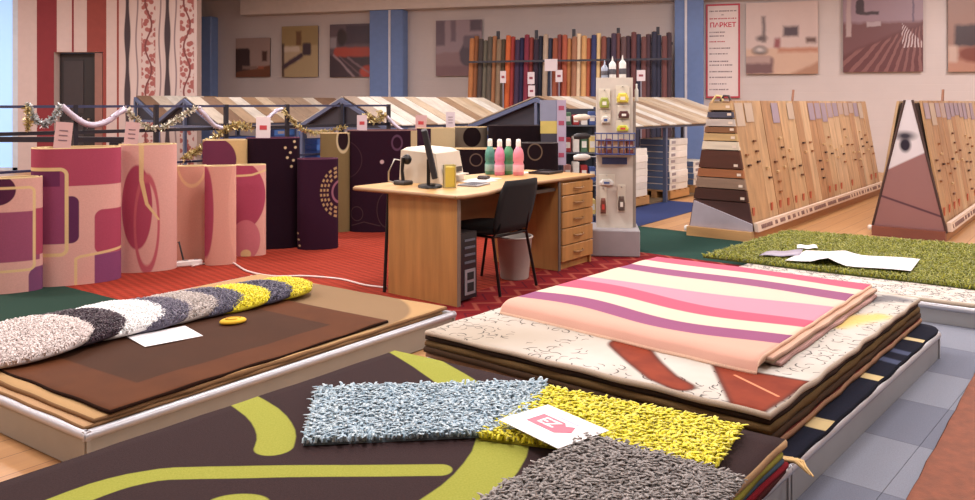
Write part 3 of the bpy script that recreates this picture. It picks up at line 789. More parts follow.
PE = (222, 164, 152); CR = (176, 68, 94); PU = (130, 72, 112); CM = (226, 190, 132); DP = (44, 22, 36)
def lay_(nt, base, *ops):
    col = base
    for d, c in ops: col = nt.mix(d.inside(.8), col, c)
    return col
def ring(d, w): return d.abs()-w
r_ = []
def p_r1(nt, x, y): return lay_(nt, PE, (rrect(x, y, -20, 212, 37, 262), (158, 76, 108)), (rrect(x, y, 33, 210, 60, 257), CR), (ell(x, y, 0, 190, 16, 15), (84, 36, 66)), (rrect(x, y, 27, 269, 70, 310, 9), PU), (ring(rrect(x, y, -20, 188, 32, 271, 5), 1.3), CM))
def p_r2(nt, x, y): return lay_(nt, PE, (rrect(x, y, 20, 140, 140, 186), CR), (rrect(x, y, 24, 196, 79, 243, 7), (96, 44, 84)), (rrect(x, y, 20, 172, 68, 243, 4), (150, 66, 104)), (rrect(x, y, 30, 168, 62, 186), (110, 46, 86)), (rrect(x, y, 93, 211, 150, 256, 8), CR), (rrect(x, y, 93, 256, 150, 300), (140, 70, 116)), (ring(rrect(x, y, 10, 169, 68, 254, 6), 1.7), CM), (poly(x, y, [(76, 290), (76, 259), (80, 257), (124, 252)], 1.3), CM))
def p_r3(nt, x, y): return lay_(nt, PE, (ell(x, y, 138, 207, 14, 42), CR), (ring(ell(x, y, 147, 224, 11, 46), 1.1), (196, 92, 104)), (poly(x, y, [(142, 140), (142, 180), (147, 204), (158, 220)], [2.4, 2, 1.6, .8]), CM))
def p_r4(nt, x, y): return lay_(nt, (214, 150, 128), (ring(ell(x, y, 192, 160, 14, 26), 1.0), (226, 176, 130)))
def p_r5(nt, x, y): return lay_(nt, (218, 152, 134), (ell(x, y, 206, 212, 8, 46), CR), (ell(x, y, 250, 210, 22, 70), (224, 160, 140)))
def p_r6(nt, x, y): return lay_(nt, (226, 164, 148), (ell(x, y, 238, 196, 27, 36), CR), (ell(x, y, 246, 240, 14, 20), (206, 112, 122)), (ell(x, y, 246, 254, 5, 4.5), CM), (poly(x, y, [(236, 176), (252, 175), (268, 170)], 1.0), CM))
def p_r7(nt, x, y): return lay_(nt, (210, 172, 112), (ell(x, y, 216, 160, 20, 22), (112, 48, 74)))
def dots(nt, x, y, pts, r):
    d = None
    for a, b in pts:
        e = length2(x-a, y-b)-r; d = e if d is None else d.min(e)
    return d
def p_r8(nt, x, y): return lay_(nt, (30, 12, 26), (dots(nt, x, y, [(285, 148), (290, 153), (295, 148), (287, 158), (293, 161), (291, 167), (294, 142)], 1.3), (214, 184, 140)))
def p_r9(nt, x, y):
    col = (50, 20, 42); a = nt.math('ARCTAN2', y-193, x-341); r = length2((x-341)*1.25, y-193)
    for rr, k in ((11, 0), (17, 18), (21, 22), (25, 26)):
        d = (r-rr).abs()-1.2
        if k: d = d.max(((a*(k/(2*PI))).fract()-.5).abs()*6.0-1.6)
        col = nt.mix(d.inside(.8), col, (178, 142, 96) if k else (150, 92, 110))
    return nt.mix(dots(nt, x, y, [(299, 240), (300, 246), (298, 234)], 1.0).inside(.8), col, (200, 170, 130))
def p_r10(nt, x, y): return lay_(nt, (128, 106, 66), (ell(x, y, 343, 140, 6, 12), (40, 24, 28)), (ring(ell(x, y, 343, 140, 6, 12), .8), (206, 184, 140)))
def p_r11(nt, x, y): return lay_(nt, (40, 16, 32), (ring(ell(x, y, 340, 160, 22, 20), .2), (78, 52, 56)), (ring(ell(x, y, 388, 210, 11, 18), .2), (84, 60, 58)), (ring(ell(x, y, 357, 214, 6, 7), .2), (84, 60, 58)), (poly(x, y, [(352, 226), (364, 222), (380, 226)], .3), (84, 60, 58)), (length2(x-382, y-162)-2.0, (196, 160, 160)), (ring(ell(x, y, 397, 143, 5, 7), .8), (92, 60, 84)), (rrect(x, y, 411, 120, 470, 240), (196, 172, 128)))
def p_r12(nt, x, y): return lay_(nt, (204, 182, 136), (rrect(x, y, 400, 120, 431, 240), (54, 30, 50)))
def p_grey(nt, x, y): return lay_(nt, (116, 104, 88), (ell(x, y, 472, 137, 9, 10), (26, 18, 20)))
def p_black(nt, x, y): return lay_(nt, (26, 18, 22), (ring(ell(x, y, 476, 160, 6, 6), .5), (110, 90, 76)), (ring(ell(x, y, 535, 152, 7, 8), .5), (120, 100, 80)))
RL = [roll(-9, 42, 178, 294, p_r1, 'short pink rug roll with purple and cream rounded squares at the row end'),
      roll(35, 122, 148, 286, p_r2, 'widest pink rug roll with crimson band and cream outlines'),
      roll(120, 178, 144.5, 273, p_r3, 'peach rug roll with a crimson ellipse and cream curve'),
      roll(176, 208, 166, 263, p_r4, 'plain peach narrow rug roll beside the power strip'),
      roll(205, 237, 166, 266, p_r5, 'narrow peach rug roll with a crimson sliver on its side'),
      roll(235, 267, 165, 257, p_r6, 'narrow crimson and pink rug roll with a small cream dot'),
      roll(203, 250, 140, 0, p_r7, 'rug roll with a plum blob on cream behind the narrow peach rolls', depth=7.25),
      roll(246, 302, 138, 250, p_r8, 'black plum rug roll with cream dots near the top', carpet((92, 50, 70))),
      roll(297, 340, 159, 250.5, p_r9, 'short dark plum rug roll with dotted cream half circles', carpet((92, 50, 70))),
      roll(320, 352, 133, 233, p_r10, 'olive beige rug roll partly behind the plum rolls'),
      roll(346, 421, 130.5, 233, p_r11, 'wide dark plum rug roll with thin swirls behind the desk', carpet((120, 84, 84))),
      roll(416, 457, 128, 226, p_r12, 'cream and plum rug roll behind the monitor', depth=8.9),
      roll(453, 489, 127, 0, p_grey, 'grey rug roll with a black disc behind the bottles', depth=9.2),
      roll(487, 545, 125.5, 0, p_black, 'tall black rug roll behind the green and pink bottles', carpet((60, 50, 52)), depth=9.0),
      roll(451, 502, 149, 0, p_black, 'short black rug roll with a thin curl and cream top edge', depth=8.2),
      roll(521, 560, 143, 0, p_black, 'short black rug roll beside the price list board', carpet((90, 84, 84)), depth=8.2)]
# price cards on the rolls
def tagcard(px0, py0, px1, py1, Y, label, red=False, c=(200, 156, 156), tilt=.1):
    a, b = atd(px0, py1, Y), atd(px1, py0, Y); w_, h_ = b.x-a.x, b.z-a.z
    t = thing('price_tag', ((a.x+b.x)/2, Y, a.z), -math.atan2((a.x+b.x)/2, Y), label, 'price tag', 'price tags on the rug rolls')
    m = MB().box(-w_/2, -.004, 0, w_/2, .004, h_); m.xform(Matrix.Rotation(tilt, 4, 'Y') @ Matrix.Rotation(-.1, 4, 'X')); m.build('card', flat(c, .6, var=.02), t)
    Mr = Matrix.Rotation(tilt, 4, 'Y') @ Matrix.Rotation(-.1, 4, 'X'); pm = flat((196, 50, 56) if red else (120, 90, 100), .6, var=0)
    for z0, z1 in ([(.42, .62)] if red else [(.3+.18*k, .34+.18*k) for k in range(3)]):
        m = MB(); m.box(-w_*.25, -.007, h_*z0, w_*.25, -.0045, h_*z1); m.xform(Mr); m.build('print_line', pm, t)
    return t
def D(i): return RL[i].location.y
tagcard(54, 122, 69.5, 149, D(1), 'pale pink price tag on the widest pink rug roll')
tagcard(124, 122, 137, 146, D(2), 'pale pink price tag on the peach roll with the crimson ellipse')
tagcard(256, 117, 270, 139, D(7), 'white price tag with a red block on the black plum roll', True, (216, 196, 196), .02)
tagcard(357, 115, 367, 132, D(10), 'white price tag with a red block on the swirl patterned roll', True, (206, 180, 186), .0)
tagcard(415, 115, 426, 131.5, D(11), 'pinkish price tag with a red block on the cream and plum roll', True, (206, 160, 160), .05)
tagcard(446, 112, 455, 128, D(12), 'small lilac price tag by the grey roll with a black disc', False, (206, 190, 200), .0)
# power strip and cable on the red carpet
ps = at(186, 266, .005); pt_ = thing('power_strip', (ps.x, ps.y, .0055), .55, 'white power strip on the red carpet beside the peach rolls', 'power strip')
B('body', flat((226, 214, 210), .5), pt_, (-.13, -.03, 0, .13, .03, .045), c=.008)
for k in range(3): MB().lathe([(.02, .0455), (.02, .048), (.012, .048)], 12, (-.08+.08*k, 0, 0)).build('socket', flat((150, 140, 140), .6), pt_)
MB().tube([(-.10, 0, .05), (-.11, .02, .16), (-.05, .03, .2), (-.02, .0, .05)], .008, 6).build('plug_lead', flat((40, 34, 36), .6), pt_)
cp = [at(*p, .012) for p in ((192, 266), (206, 263), (220, 261), (233, 263), (247, 271), (272, 276), (305, 276), (340, 279), (365, 285), (390, 288))]
cc_ = cp[0].copy(); m = MB(); pts = []
for i in range(len(cp)-1):
    for k in range(5):
        t = k/5; p0, p1, p2, p3 = cp[max(i-1, 0)], cp[i], cp[i+1], cp[min(i+2, len(cp)-1)]
        pts.append(.5*((2*p1)+(p2-p0)*t+(2*p0-5*p1+4*p2-p3)*t*t+(3*p1-p0-3*p2+p3)*t**3)-cc_)
m.tube(pts, .0075, 6); o = m.build('power_cable', flat((226, 206, 200), .6), None, cc_); tag(o, 'white power cable snaking over the red carpet to the desk', 'cable')

# ================================================================== DESK
DA = Vector((-.2, 5.27, 0)); W_ = (176, 122, 62)
dw = wood(W_, 'z', .1); dwx = wood((196, 150, 88), 'x', .08)
ds = thing('office_desk', (DA.x, DA.y, .0055), RU, 'light wood office desk with drawers and a curved top on the red carpet', 'desk')
top = [(-.05, -.03), (.0, -.06), (.25, -.05), (.5, .02), (.75, .08), (1.1, .1), (1.88, .08), (1.9, .1), (1.9, .80), (1.2, .88), (.6, .95), (.1, .95), (-.03, .95), (-.08, .91)]
MB().prism(top, .715, .740).build('desk_top', dwx, ds)
mt_ = []
e = MB(); n = len(top); e.tube([(p[0], p[1], .727) for p in top]+[(top[0][0], top[0][1], .727)], .0135, 8, False); e.build('edge_band', flat((150, 108, 66), .5), ds)
B('side_panel', dw, ds, (0, 0, 0, .028, .64, .715))
B('panel_edge', flat((120, 100, 84), .5), ds, (-.001, -.006, 0, .03, 0, .715))
B('modesty_panel', wood((150, 100, 52), 'x', .1), ds, (.03, .58, .3, 1.36, .6, .715))
B('pedestal', dw, ds, (1.36, .1, .0, 1.385, .76, .715), (1.84, .1, .0, 1.865, .76, .715), (1.385, .74, .0, 1.84, .76, .715), (1.385, .12, 0, 1.84, .74, .06), (1.385, .12, .69, 1.84, .74, .715))
B('pedestal_edge', flat((96, 84, 76), .5), ds, (1.355, .092, 0, 1.385, .1, .715))
zs = [.065, .20, .335, .47, .60, .705]
for i in range(5):
    d = B('drawer', dw, ds, (1.39, .08, zs[i], 1.862, .12, zs[i+1]-.008), c=.004)
    zc_ = (zs[i]+zs[i+1])/2
    MB().tube([(1.56, .079, zc_), (1.57, .06, zc_-.003), (1.625, .054, zc_-.005), (1.68, .06, zc_-.003), (1.69, .079, zc_)], .008, 6).build('handle', flat((150, 106, 58), .4), d)
B('keyboard_tray', flat((66, 52, 44), .5), ds, (.9, .12, .64, 1.35, .5, .665))
MB().tube([(.0, .68, 0), (.02, .66, .715)], .012, 8).build('support_leg', flat((40, 36, 38), .4, .5), ds)
def dk(u, v, z=.7465): return DA+U*u+V*v+Vector((0, 0, z))
# chair
ch = thing('office_chair', DA+U*.62+V*.05+Vector((0, 0, .0055)), RU, 'black upholstered visitor chair pushed under the desk', 'chair')
blk = flat((20, 17, 20), .85, bump=.3, bscale=200); bmt = flat((24, 20, 22), .35, .4)
m = MB(); pr = []
n = 28
for k in range(n):
    a = 2*PI*k/n; r = (abs(math.cos(a))**3.5+abs(math.sin(a))**3.5)**(-1/3.5); pr.append((math.cos(a)*r*.235, math.sin(a)*r*.225+.2))
vs = []
for s, z in ((.86, .405), (1, .415), (1.0, .445), (.95, .46), (.7, .468), (.02, .465)): vs += [(p[0]*s, (p[1]-.2)*s+.2, z) for p in pr]
m.add(vs, [(a*n+k, a*n+(k+1) % n, (a+1)*n+(k+1) % n, (a+1)*n+k) for a in range(5) for k in range(n)]+[tuple(range(n))[::-1], tuple(range(5*n, 6*n))], True); m.build('seat', blk, ch)
m = MB(); vs = []; nx_, nz_ = 10, 8
for side in (0, 1):
    for j in range(nz_+1):
        for i in range(nx_+1):
            s = i/nx_*2-1; t = j/nz_
            wv = .215*(1-.12*(2*t-1)**2*(1 if t > .5 else .5))*(1-.25*max(0, t-.8)/.2*0)
            corner = 1-.06*max(0, abs(2*t-1)-.7)/.3
            y = -.045-.10*t+.02*s*s - (.0 if side else -.035*(1-s**4)*(1-(2*t-1)**4))
            vs.append((s*wv*corner, y+(.012 if not side else -.012), .43+t*.37))
k = (nx_+1)*(nz_+1); fs = []
for j in range(nz_):
    for i in range(nx_):
        a = j*(nx_+1)+i; fs += [(a+1, a, a+nx_+1, a+nx_+2), (k+a, k+a+1, k+a+nx_+2, k+a+nx_+1)]
lp = [i for i in range(nx_+1)]+[j*(nx_+1)+nx_ for j in range(1, nz_+1)]+[nz_*(nx_+1)+i for i in range(nx_-1, -1, -1)]+[j*(nx_+1) for j in range(nz_-1, 0, -1)]
for a in range(len(lp)): fs.append((lp[a], lp[(a+1) % len(lp)], lp[(a+1) % len(lp)]+k, lp[a]+k))
m.add(vs, fs, True); m.build('backrest', blk, ch)
for sx in (-1, 1):
    MB().tube([(sx*.22, -.10, .0), (sx*.20, -.02, .40), (sx*.17, -.05, .46), (sx*.15, -.08, .6)], .011, 8).build('leg', bmt, ch)
    MB().tube([(sx*.22, .42, .0), (sx*.20, .34, .40)], .011, 8).build('leg', bmt, ch)
MB().tube([(-.2, -.02, .40), (.2, -.02, .40)], .01, 6).tube([(-.2, .34, .40), (.2, .34, .40)], .01, 6).tube([(-.2, -.02, .4), (-.2, .34, .4)], .01, 6).tube([(.2, -.02, .4), (.2, .34, .4)], .01, 6).build('seat_frame', bmt, ch)
# computer tower
pc_ = thing('computer_tower', DA+U*.05+V*.03+Vector((0, 0, .006)), RU, 'black computer tower with a silver front under the desk', 'computer')
B('case', flat((22, 22, 26), .4), pc_, (0, .02, .02, .19, .46, .47), c=.006)
B('front_bezel', flat((30, 30, 34), .3), pc_, (.0, 0, .02, .19, .02, .47))
B('silver_panel', flat((150, 152, 160), .3, .4), pc_, (.06, -.006, .05, .17, 0, .22))
B('vent', flat((16, 16, 18), .6), pc_, (.085, -.009, .07, .15, -.006, .13), (.085, -.009, .15, .15, -.006, .2))
for k in range(4): B('drive_bay', flat((88, 92, 104), .4), pc_, (.06, -.005, .26+k*.05, .17, 0, .275+k*.05))
B('foot', flat((18, 18, 18), .7), pc_, (.01, .05, 0, .05, .12, .02), (.14, .05, 0, .18, .12, .02), (.01, .36, 0, .05, .42, .02), (.14, .36, 0, .18, .42, .02))
# waste bin
bp = at(515, 281, .005); bn = thing('waste_bin', (bp.x, bp.y+.12, .0055), 0, 'pale grey round waste bin under the desk beside the chair', 'bin')
MB().lathe([(.105, 0), (.11, .01), (.135, .31), (.142, .315), (.142, .325), (.128, .325), (.10, .02), (.0, .02)], 28).build('bin_body', flat((176, 166, 158), .5), bn)
MB().tube([(.14*math.cos(a), .14*math.sin(a), .318) for a in np.linspace(0, 2*PI, 29)], .006, 6, False).build('rim', flat((196, 186, 178), .5), bn)
# printer
pp = thing('printer', dk(.60, .76), RU+.25, 'cream white desktop printer behind the monitor', 'printer')
wpm = flat((206, 192, 172), .5, var=.03)
m = MB(); m.hexa([(-.21, -.17, 0), (.21, -.17, 0), (.21, .18, 0), (-.21, .18, 0)], [(-.2, -.13, .225), (.2, -.13, .225), (.2, .17, .245), (-.2, .17, .245)]); m.build('body', wpm, pp)
m = MB(); m.hexa([(-.195, -.12, .226), (.195, -.12, .226), (.195, .165, .246), (-.195, .165, .246)], [(-.17, -.09, .25), (.17, -.09, .25), (.17, .14, .265), (-.17, .14, .265)]); m.build('lid', flat((216, 204, 186), .5), pp)
B('paper_slot', flat((60, 54, 50), .6), pp, (-.15, -.178, .07, .15, -.165, .11)); B('output_tray', wpm, pp, (-.14, -.24, .05, .14, -.17, .06))
# monitor, seen almost edge on
mo = thing('monitor', dk(.24, .46), 1.66, 'thin black flat monitor seen from the side on the desk', 'monitor')
MB().lathe([(.11, 0), (.11, .012), (.10, .018), (.02, .02)], 24, (0, 0, 0), 1.1, .8).build('base', flat((24, 22, 26), .4), mo)
m = MB().box(-.03, .0, .015, .03, .025, .2); m.build('neck', flat((26, 24, 28), .4), mo)
sc = Matrix.Translation((0, -.02, .08)) @ Matrix.Rotation(-.22, 4, 'X')
# the screen turned to face along the desk
m = MB().box(-.17, -.03, -.01, .17, .012, .34, c=.006); m.xform(sc); m.build('screen_shell', flat((38, 36, 42), .4), mo)
m = MB().box(-.158, -.033, .012, .158, -.0305, .325); m.xform(sc); m.build('screen', flat((128, 126, 132), .2), mo)
# telephone handset on stand
tp = thing('telephone', dk(.25, .74), RU, 'black telephone handset upright on its cradle at the desk end', 'telephone')
B('cradle', flat((60, 56, 58), .5), tp, (-.05, -.06, 0, .05, .06, .03), c=.008)
MB().tube([(0, 0, .03), (0, .01, .1), (.0, .0, .2)], [.014, .012, .014], 8).build('handset_stem', flat((26, 22, 24), .4), tp)
m = MB().lathe([(.01, -.02), (.036, -.01), (.04, .01), (.03, .025), (.004, .03)], 16); m.xform(Matrix.Translation((.025, -.01, .185)) @ Matrix.Rotation(PI/2, 4, 'Y')); m.build('earpiece', flat((26, 22, 24), .4), tp)
MB().tube([(-.03, .05, .01), (-.09, .06, .03), (-.12, .03, .1), (-.07, .02, .19), (-.02, .01, .18)], .006, 6).build('cord', flat((200, 190, 180), .5), tp)
# yellow card box
yb = thing('yellow_card_box', dk(.29, .32), RU-.6, 'small upright yellow note box in a clear holder on the desk', 'box')
B('notes', flat((214, 188, 62), .6), yb, (-.035, -.02, .006, .035, .02, .15), c=.003)
B('holder', flat((196, 180, 120), .3), yb, (-.043, -.026, 0, -.036, .026, .165), (.036, -.026, 0, .043, .026, .165), (-.036, .021, 0, .036, .026, .165), (-.043, -.026, 0, .043, .026, .005))
# keyboard / laptop, papers, wallet, tablet
kb = thing('keypad', dk(.54, .30), RU+.2, 'silver grey keypad lying near the front edge of the desk', 'keypad')
B('body', flat((150, 146, 152), .4), kb, (-.11, -.08, 0, .11, .08, .012), c=.003); B('display', flat((60, 58, 70), .3), kb, (-.09, -.06, .0122, .09, .065, .0145))
for i, (u, v, r, lb) in enumerate(((.93, .52, .1, 'loose white paper on the desk under the dark wallet'), (.78, .46, -.3, 'second loose white paper nearer the bottles'), (1.55, .66, .2, 'white paper sheet on the desk behind the pink bottle'))):
    o = MB().box(-.13, -.09, .0, .13, .09, .003).build('paper', flat((226, 218, 210), .6, var=.02), None, dk(u, v, .7462+i*.0002), RU+r); tag(o, lb, 'paper')
wl = thing('wallet', dk(.93, .52, .7498), RU+.4, 'small dark brown wallet on the loose papers', 'wallet'); m = MB().box(-.055, -.04, 0, .055, .04, .022, c=.006); m.build('cover', flat((52, 28, 24), .5), wl); B('flap', flat((64, 36, 30), .5), wl, (-.05, -.035, .0222, .02, .035, .027))
tb_ = thing('tablet', dk(1.70, .45), RU+.1, 'dark flat tray with a rim on the right end of the desk', 'tray'); B('base', flat((58, 44, 52), .35), tb_, (-.13, -.1, 0, .13, .1, .008), c=.003)
B('rim', flat((40, 30, 36), .4), tb_, (-.13, -.1, .0082, .13, -.088, .018), (-.13, .088, .0082, .13, .1, .018), (-.13, -.088, .0082, -.118, .088, .018), (.118, -.088, .0082, .13, .088, .018))
# bottles
def bottle(px, col, cap, label, dv=0.0, k=1.0):
    k *= 1.12
    p = at(px, 175, .74)
    t = thing('detergent_bottle', (p.x, p.y-dv, .7465), RU, label, 'bottle', 'detergent bottles on the desk')
    MB().lathe([(.04, 0), (.047, .006), (.047, .09), (.040, .105), (.047, .125), (.047, .17), (.040, .205), (.022, .235), (.018, .24)], 24, sx=k, sy=.75).build('bottle_body', flat(col, .3, var=.04), t)
    MB().lathe([(.021, .24), (.021, .28), (.017, .30), (.004, .302)], 20).build('cap', flat(cap, .4), t)
    MB().lathe([(.0475, .03), (.0482, .032), (.0482, .085), (.0475, .087)], 24, sx=k, sy=.75).build('label_band', flat(tuple(min(255, v*.6+95) for v in col), .4), t)
bottle(490, (76, 146, 128), (230, 222, 206), 'green detergent bottle at the end of the bottle row by the wallet')
bottle(499.5, (218, 120, 160), (232, 222, 210), 'magenta pink detergent bottle between the two green bottles', .09)
bottle(508.5, (66, 150, 98), (232, 222, 210), 'bright green detergent bottle between the two pink bottles')
bottle(518, (232, 130, 150), (236, 222, 214), 'coral pink detergent bottle at the row end by the tray', .09, 1.15)

# ================================================================== PRICE LIST BOARD, SHELF, DISPLAY COLUMN
bd = thing('price_board', (atd(553, 100, 8.62).x, 8.62, .0055), 0, 'grey price list board with a yellow panel and red labels behind the desk', 'sign board')
def bb(px0, py0, px1, py1, y0, y1):
    a, b = atd(px0, py1, 8.62), atd(px1, py0, 8.62); o = bd.location; return (a.x-o.x, y0, a.z-.0055, b.x-o.x, y1, b.z-.0055)
B('backboard', flat((136, 140, 166), .6), bd, bb(540, 100, 557, 121, 0, .012)); B('yellow_panel', flat((206, 182, 90), .6), bd, bb(540.5, 121, 557, 133.5, 0, .012))
B('lower_panel', flat((60, 56, 70), .6), bd, bb(541, 133.5, 557, 160, 0, .012))
B('list_strip', flat((176, 158, 184), .6), bd, bb(557, 100, 566, 165, -.012, 0))
for py in (108, 123, 139, 155): B('red_label', flat((176, 66, 96), .6, var=0), bd, bb(558.5, py-2.2, 564, py+2.2, -.015, -.012))
B('post', flat((70, 74, 92), .5), bd, (-.03, .0125, 0, .01, .045, 1.3)); B('foot', flat((70, 74, 92), .5), bd, (-.12, -.12, 0, .08, .12, .012))
def pick(l): return random.choice(l)
sf = thing('product_shelf', (atd(583, 100, 8.7).x-.02, 8.75, .0055), RU-.9, 'dark steel shelf of cleaning goods between desk and display column', 'shelf')
for sx in (-.2, .2):
    for sy in (0, .35): B('post', flat((52, 58, 80), .5), sf, (sx-.012, sy-.012, 0, sx+.012, sy+.012, 1.3))
B('back_panel', flat((44, 52, 66), .6), sf, (-.19, .355, .05, .19, .365, 1.28))
for z in (.12, .48, .80, 1.1): B('shelf_board', flat((92, 96, 108), .5), sf, (-.188, 0, z-.012, .188, .35, z))
cols = [(222, 214, 206), (170, 40, 44), (60, 84, 150), (216, 190, 110), (180, 120, 110), (70, 110, 80)]
nm = {0: 'white', 1: 'red', 2: 'blue', 3: 'yellow', 4: 'pinkish', 5: 'green'}
zl = {.12: 'lowest', .48: 'second', .80: 'third', 1.1: 'top'}
Ms = Matrix.Translation(sf.location) @ Matrix.Rotation(RU-.9, 4, 'Z')
for z in (.12, .48, .80, 1.1):
    for k, ci in enumerate(random.sample(range(6), 4)):
        hh = random.uniform(.1, .17) if z > .9 else random.uniform(.12, .22)
        p = Ms @ Vector((-.135+k*.09, .10, z+.0008))
        g = thing('goods_pack', p, RU-.9, '%s pack standing on the %s board of the dark steel shelf' % (nm[ci], zl[z]), 'pack', 'goods on the dark steel shelf')
        B('carton', flat(cols[ci], .5), g, (-.036, -.05, 0, .036, .08, hh), c=.006); B('label_patch', flat((226, 222, 214), .5), g, (-.026, -.0515, hh*.3, .026, -.0502, hh*.7))
dc = thing('display_column', (1.13, 6.98+.22, .0055), -.12, 'white product display column with hanging goods on a grey plinth', 'display stand')
wh = flat((206, 196, 182), .55)
B('plinth', flat((152, 146, 150), .55), dc, (-.225, -.22, 0, .225, .22, .235), c=.01)
B('panel', wh, dc, (-.15, -.09, .2355, .17, -.06, 1.56), (-.15, .06, .2355, .17, .09, 1.56), (-.15, -.06, .2355, -.12, .06, 1.56), (.14, -.06, .2355, .17, .06, 1.56), (-.15, -.09, 1.56, .17, .09, 1.57))
B('side_board', flat((150, 138, 128), .6), dc, (.172, -.04, .2355, .20, .09, 1.36))
B('blue_header', flat((62, 82, 140), .5), dc, (-.1, -.094, .80, .12, -.0905, .86))
# wire basket
bk_ = MB(); bx0, bx1, by0, by1, bz0, bz1 = -.16, .18, -.26, -.095, .90, 1.08
for z in (bz0, bz0+.06, bz0+.12, bz1):
    bk_.tube([(bx0, by1, z), (bx0, by0, z), (bx1, by0, z), (bx1, by1, z)], .006, 5)
for k in range(8): bk_.tube([(bx0+(bx1-bx0)*k/7, by0, bz0), (bx0+(bx1-bx0)*k/7, by0, bz1)], .004, 5)
bk_.box(bx0, by0, bz0-.006, bx1, by1, bz0); bk_.build('wire_basket', flat((52, 66, 130), .4), dc)
Md = Matrix.Translation(dc.location) @ Matrix.Rotation(-.12, 4, 'Z')
for k in range(5):
    p = Md @ Vector((-.11+k*.062, -.18, .9005)); g = thing('goods_pack', p, -.12, ('%s carton standing in the blue wire basket of the display column' % ('tan brown', 'dark red', 'light tan', 'second tan brown', 'second dark red')[k]), 'pack', 'cartons in the wire basket')
    B('carton', flat(((150, 96, 70), (128, 58, 52), (166, 120, 84))[k % 3], .6), g, (-.028, -.06, 0, .028, .06, .12+.01*(k % 2)), c=.004); B('label_patch', flat((206, 180, 150), .6), g, (-.02, -.0615, .04, .02, -.0602, .08))
def tubeitem(x, y, c, h, lb):
    p = Md @ Vector((x, y, 1.5705)); g = thing('sealant_tube', p, -.12, lb, 'tube', 'tubes on top of the display column')
    MB().lathe([(.03, 0), (.032, .004), (.032, h-.03), (.02, h-.015), (.008, h), (.004, h+.04)], 16).build('tube_body', flat(c, .4), g); MB().lathe([(.0325, h*.2), (.033, h*.21), (.033, h*.5), (.0325, h*.51)], 16).build('print_band', flat((80, 76, 84), .5), g)
tubeitem(-.075, 0, (150, 160, 180), .12, 'shorter grey blue tube standing on top of the display column'); tubeitem(-.005, 0, (214, 210, 206), .155, 'white tube in the middle on top of the display column'); tubeitem(.085, .01, (220, 214, 208), .165, 'tallest white tube with dark nozzle on top of the display column')
items = [(-.08, 1.38, .05, .09, (150, 160, 60), 'olive blister pack hanging high on the display column'), (.08, 1.42, .06, .08, (220, 200, 60), 'yellow blister pack hanging near the top of the display column'), (.09, 1.265, .055, .06, (84, 34, 34), 'dark maroon brush hanging on the display column'),
         (.08, 1.14, .06, .05, (196, 196, 50), 'bright yellow pack hanging above the wire basket'), (-.07, 1.22, .045, .06, (206, 200, 190), 'white pack hanging above the wire basket'), (-.06, .66, .07, .05, (214, 212, 206), 'white leaflet pack under the blue header'),
         (-.09, .48, .03, .13, (120, 60, 44), 'brown trim sample hanging low on the display column'), (.07, .50, .035, .12, (88, 70, 62), 'grey brown trim sample hanging low on the display column')]
for x, z, w_, h_, c, lb in items:
    p = Md @ Vector((x, -.1, z-h_)); g = thing('hanging_pack', p, -.12, lb, 'pack', 'packs hanging on the display column')
    B('card', flat((216, 208, 190), .5), g, (-w_, -.006, 0, w_, .0, h_*2), c=.002)
    q = [(-w_*.8, .1), (w_*.8, .1), (w_*.9, .6), (w_*.6, 1.15), (-w_*.6, 1.15), (-w_*.9, .6)]
    m = MB(); n = 6; vs = [(x_, -.0065, h_*y_) for x_, y_ in q]+[(x_*.7, -.035, h_*(.15+y_*.75)) for x_, y_ in q]
    m.add(vs, [tuple(range(6, 12))]+[(k, (k+1) % 6, 6+(k+1) % 6, 6+k) for k in range(6)]+[tuple(range(6))[::-1]]); m.build('product', flat(c, .5), g)
    B('print_patch', flat(((210, 60, 50), (60, 90, 150), (230, 226, 214))[len(lb) % 3], .5), g, (-w_*.35, -.0375, h_*.4, w_*.35, -.0352, h_*.75))
    MB().tube([(0, .008, h_*1.85), (0, -.05, h_*1.85), (0, -.055, h_*1.92)], .004, 5).build('hook', flat((170, 170, 176), .3, .7), g)
for i, (z, c, lb) in enumerate(((1.22, (226, 214, 196), 'long white brush sticking out on the side hook'), (1.05, (40, 36, 40), 'black scraper on the side hook of the display column'), (.86, (220, 216, 210), 'white roller on the side hook of the display column'), (.60, (90, 110, 150), 'blue pack on the low side hook of the display column'))):
    p = Md @ Vector((-.152, 0, z)); g = thing('side_tool', p, -.12, lb, 'tool', 'tools on the side hooks')
    MB().tube([(0, 0, 0), (-.06, 0, 0)], .006, 6).build('hook', flat((170, 170, 176), .3, .7), g)
    MB().tube([(-.05, 0, -.002), (-.09, 0, -.004), (-.16, -.01, -.006), (-.2, -.015, -.012)], [.012, .03, .03, .02], 10).build('tool_head', flat(c, .5), g)
for i, (x, c, lb) in enumerate(((.21, (110, 160, 60), 'green spray pack on the side board top of the display column'), (.25, (214, 214, 206), 'white spray pack on the side board top of the display column'))):
    p = Md @ Vector((x-.03, .03, 1.3605)); g = thing('spray_pack', p, 0, lb, 'pack', 'spray packs on the display column'); MB().lathe([(.022, 0), (.024, .005), (.024, .1), (.012, .12), (.012, .14), (.004, .142)], 14, ((-.01 if i else -.04), 0, 0), .7, .7).build('can', flat(c, .4), g)
    MB().lathe([(.009, .142), (.010, .15), (.004, .158)], 10, ((-.01 if i else -.04), 0, 0)).build('nozzle', flat((230, 230, 226), .4), g)

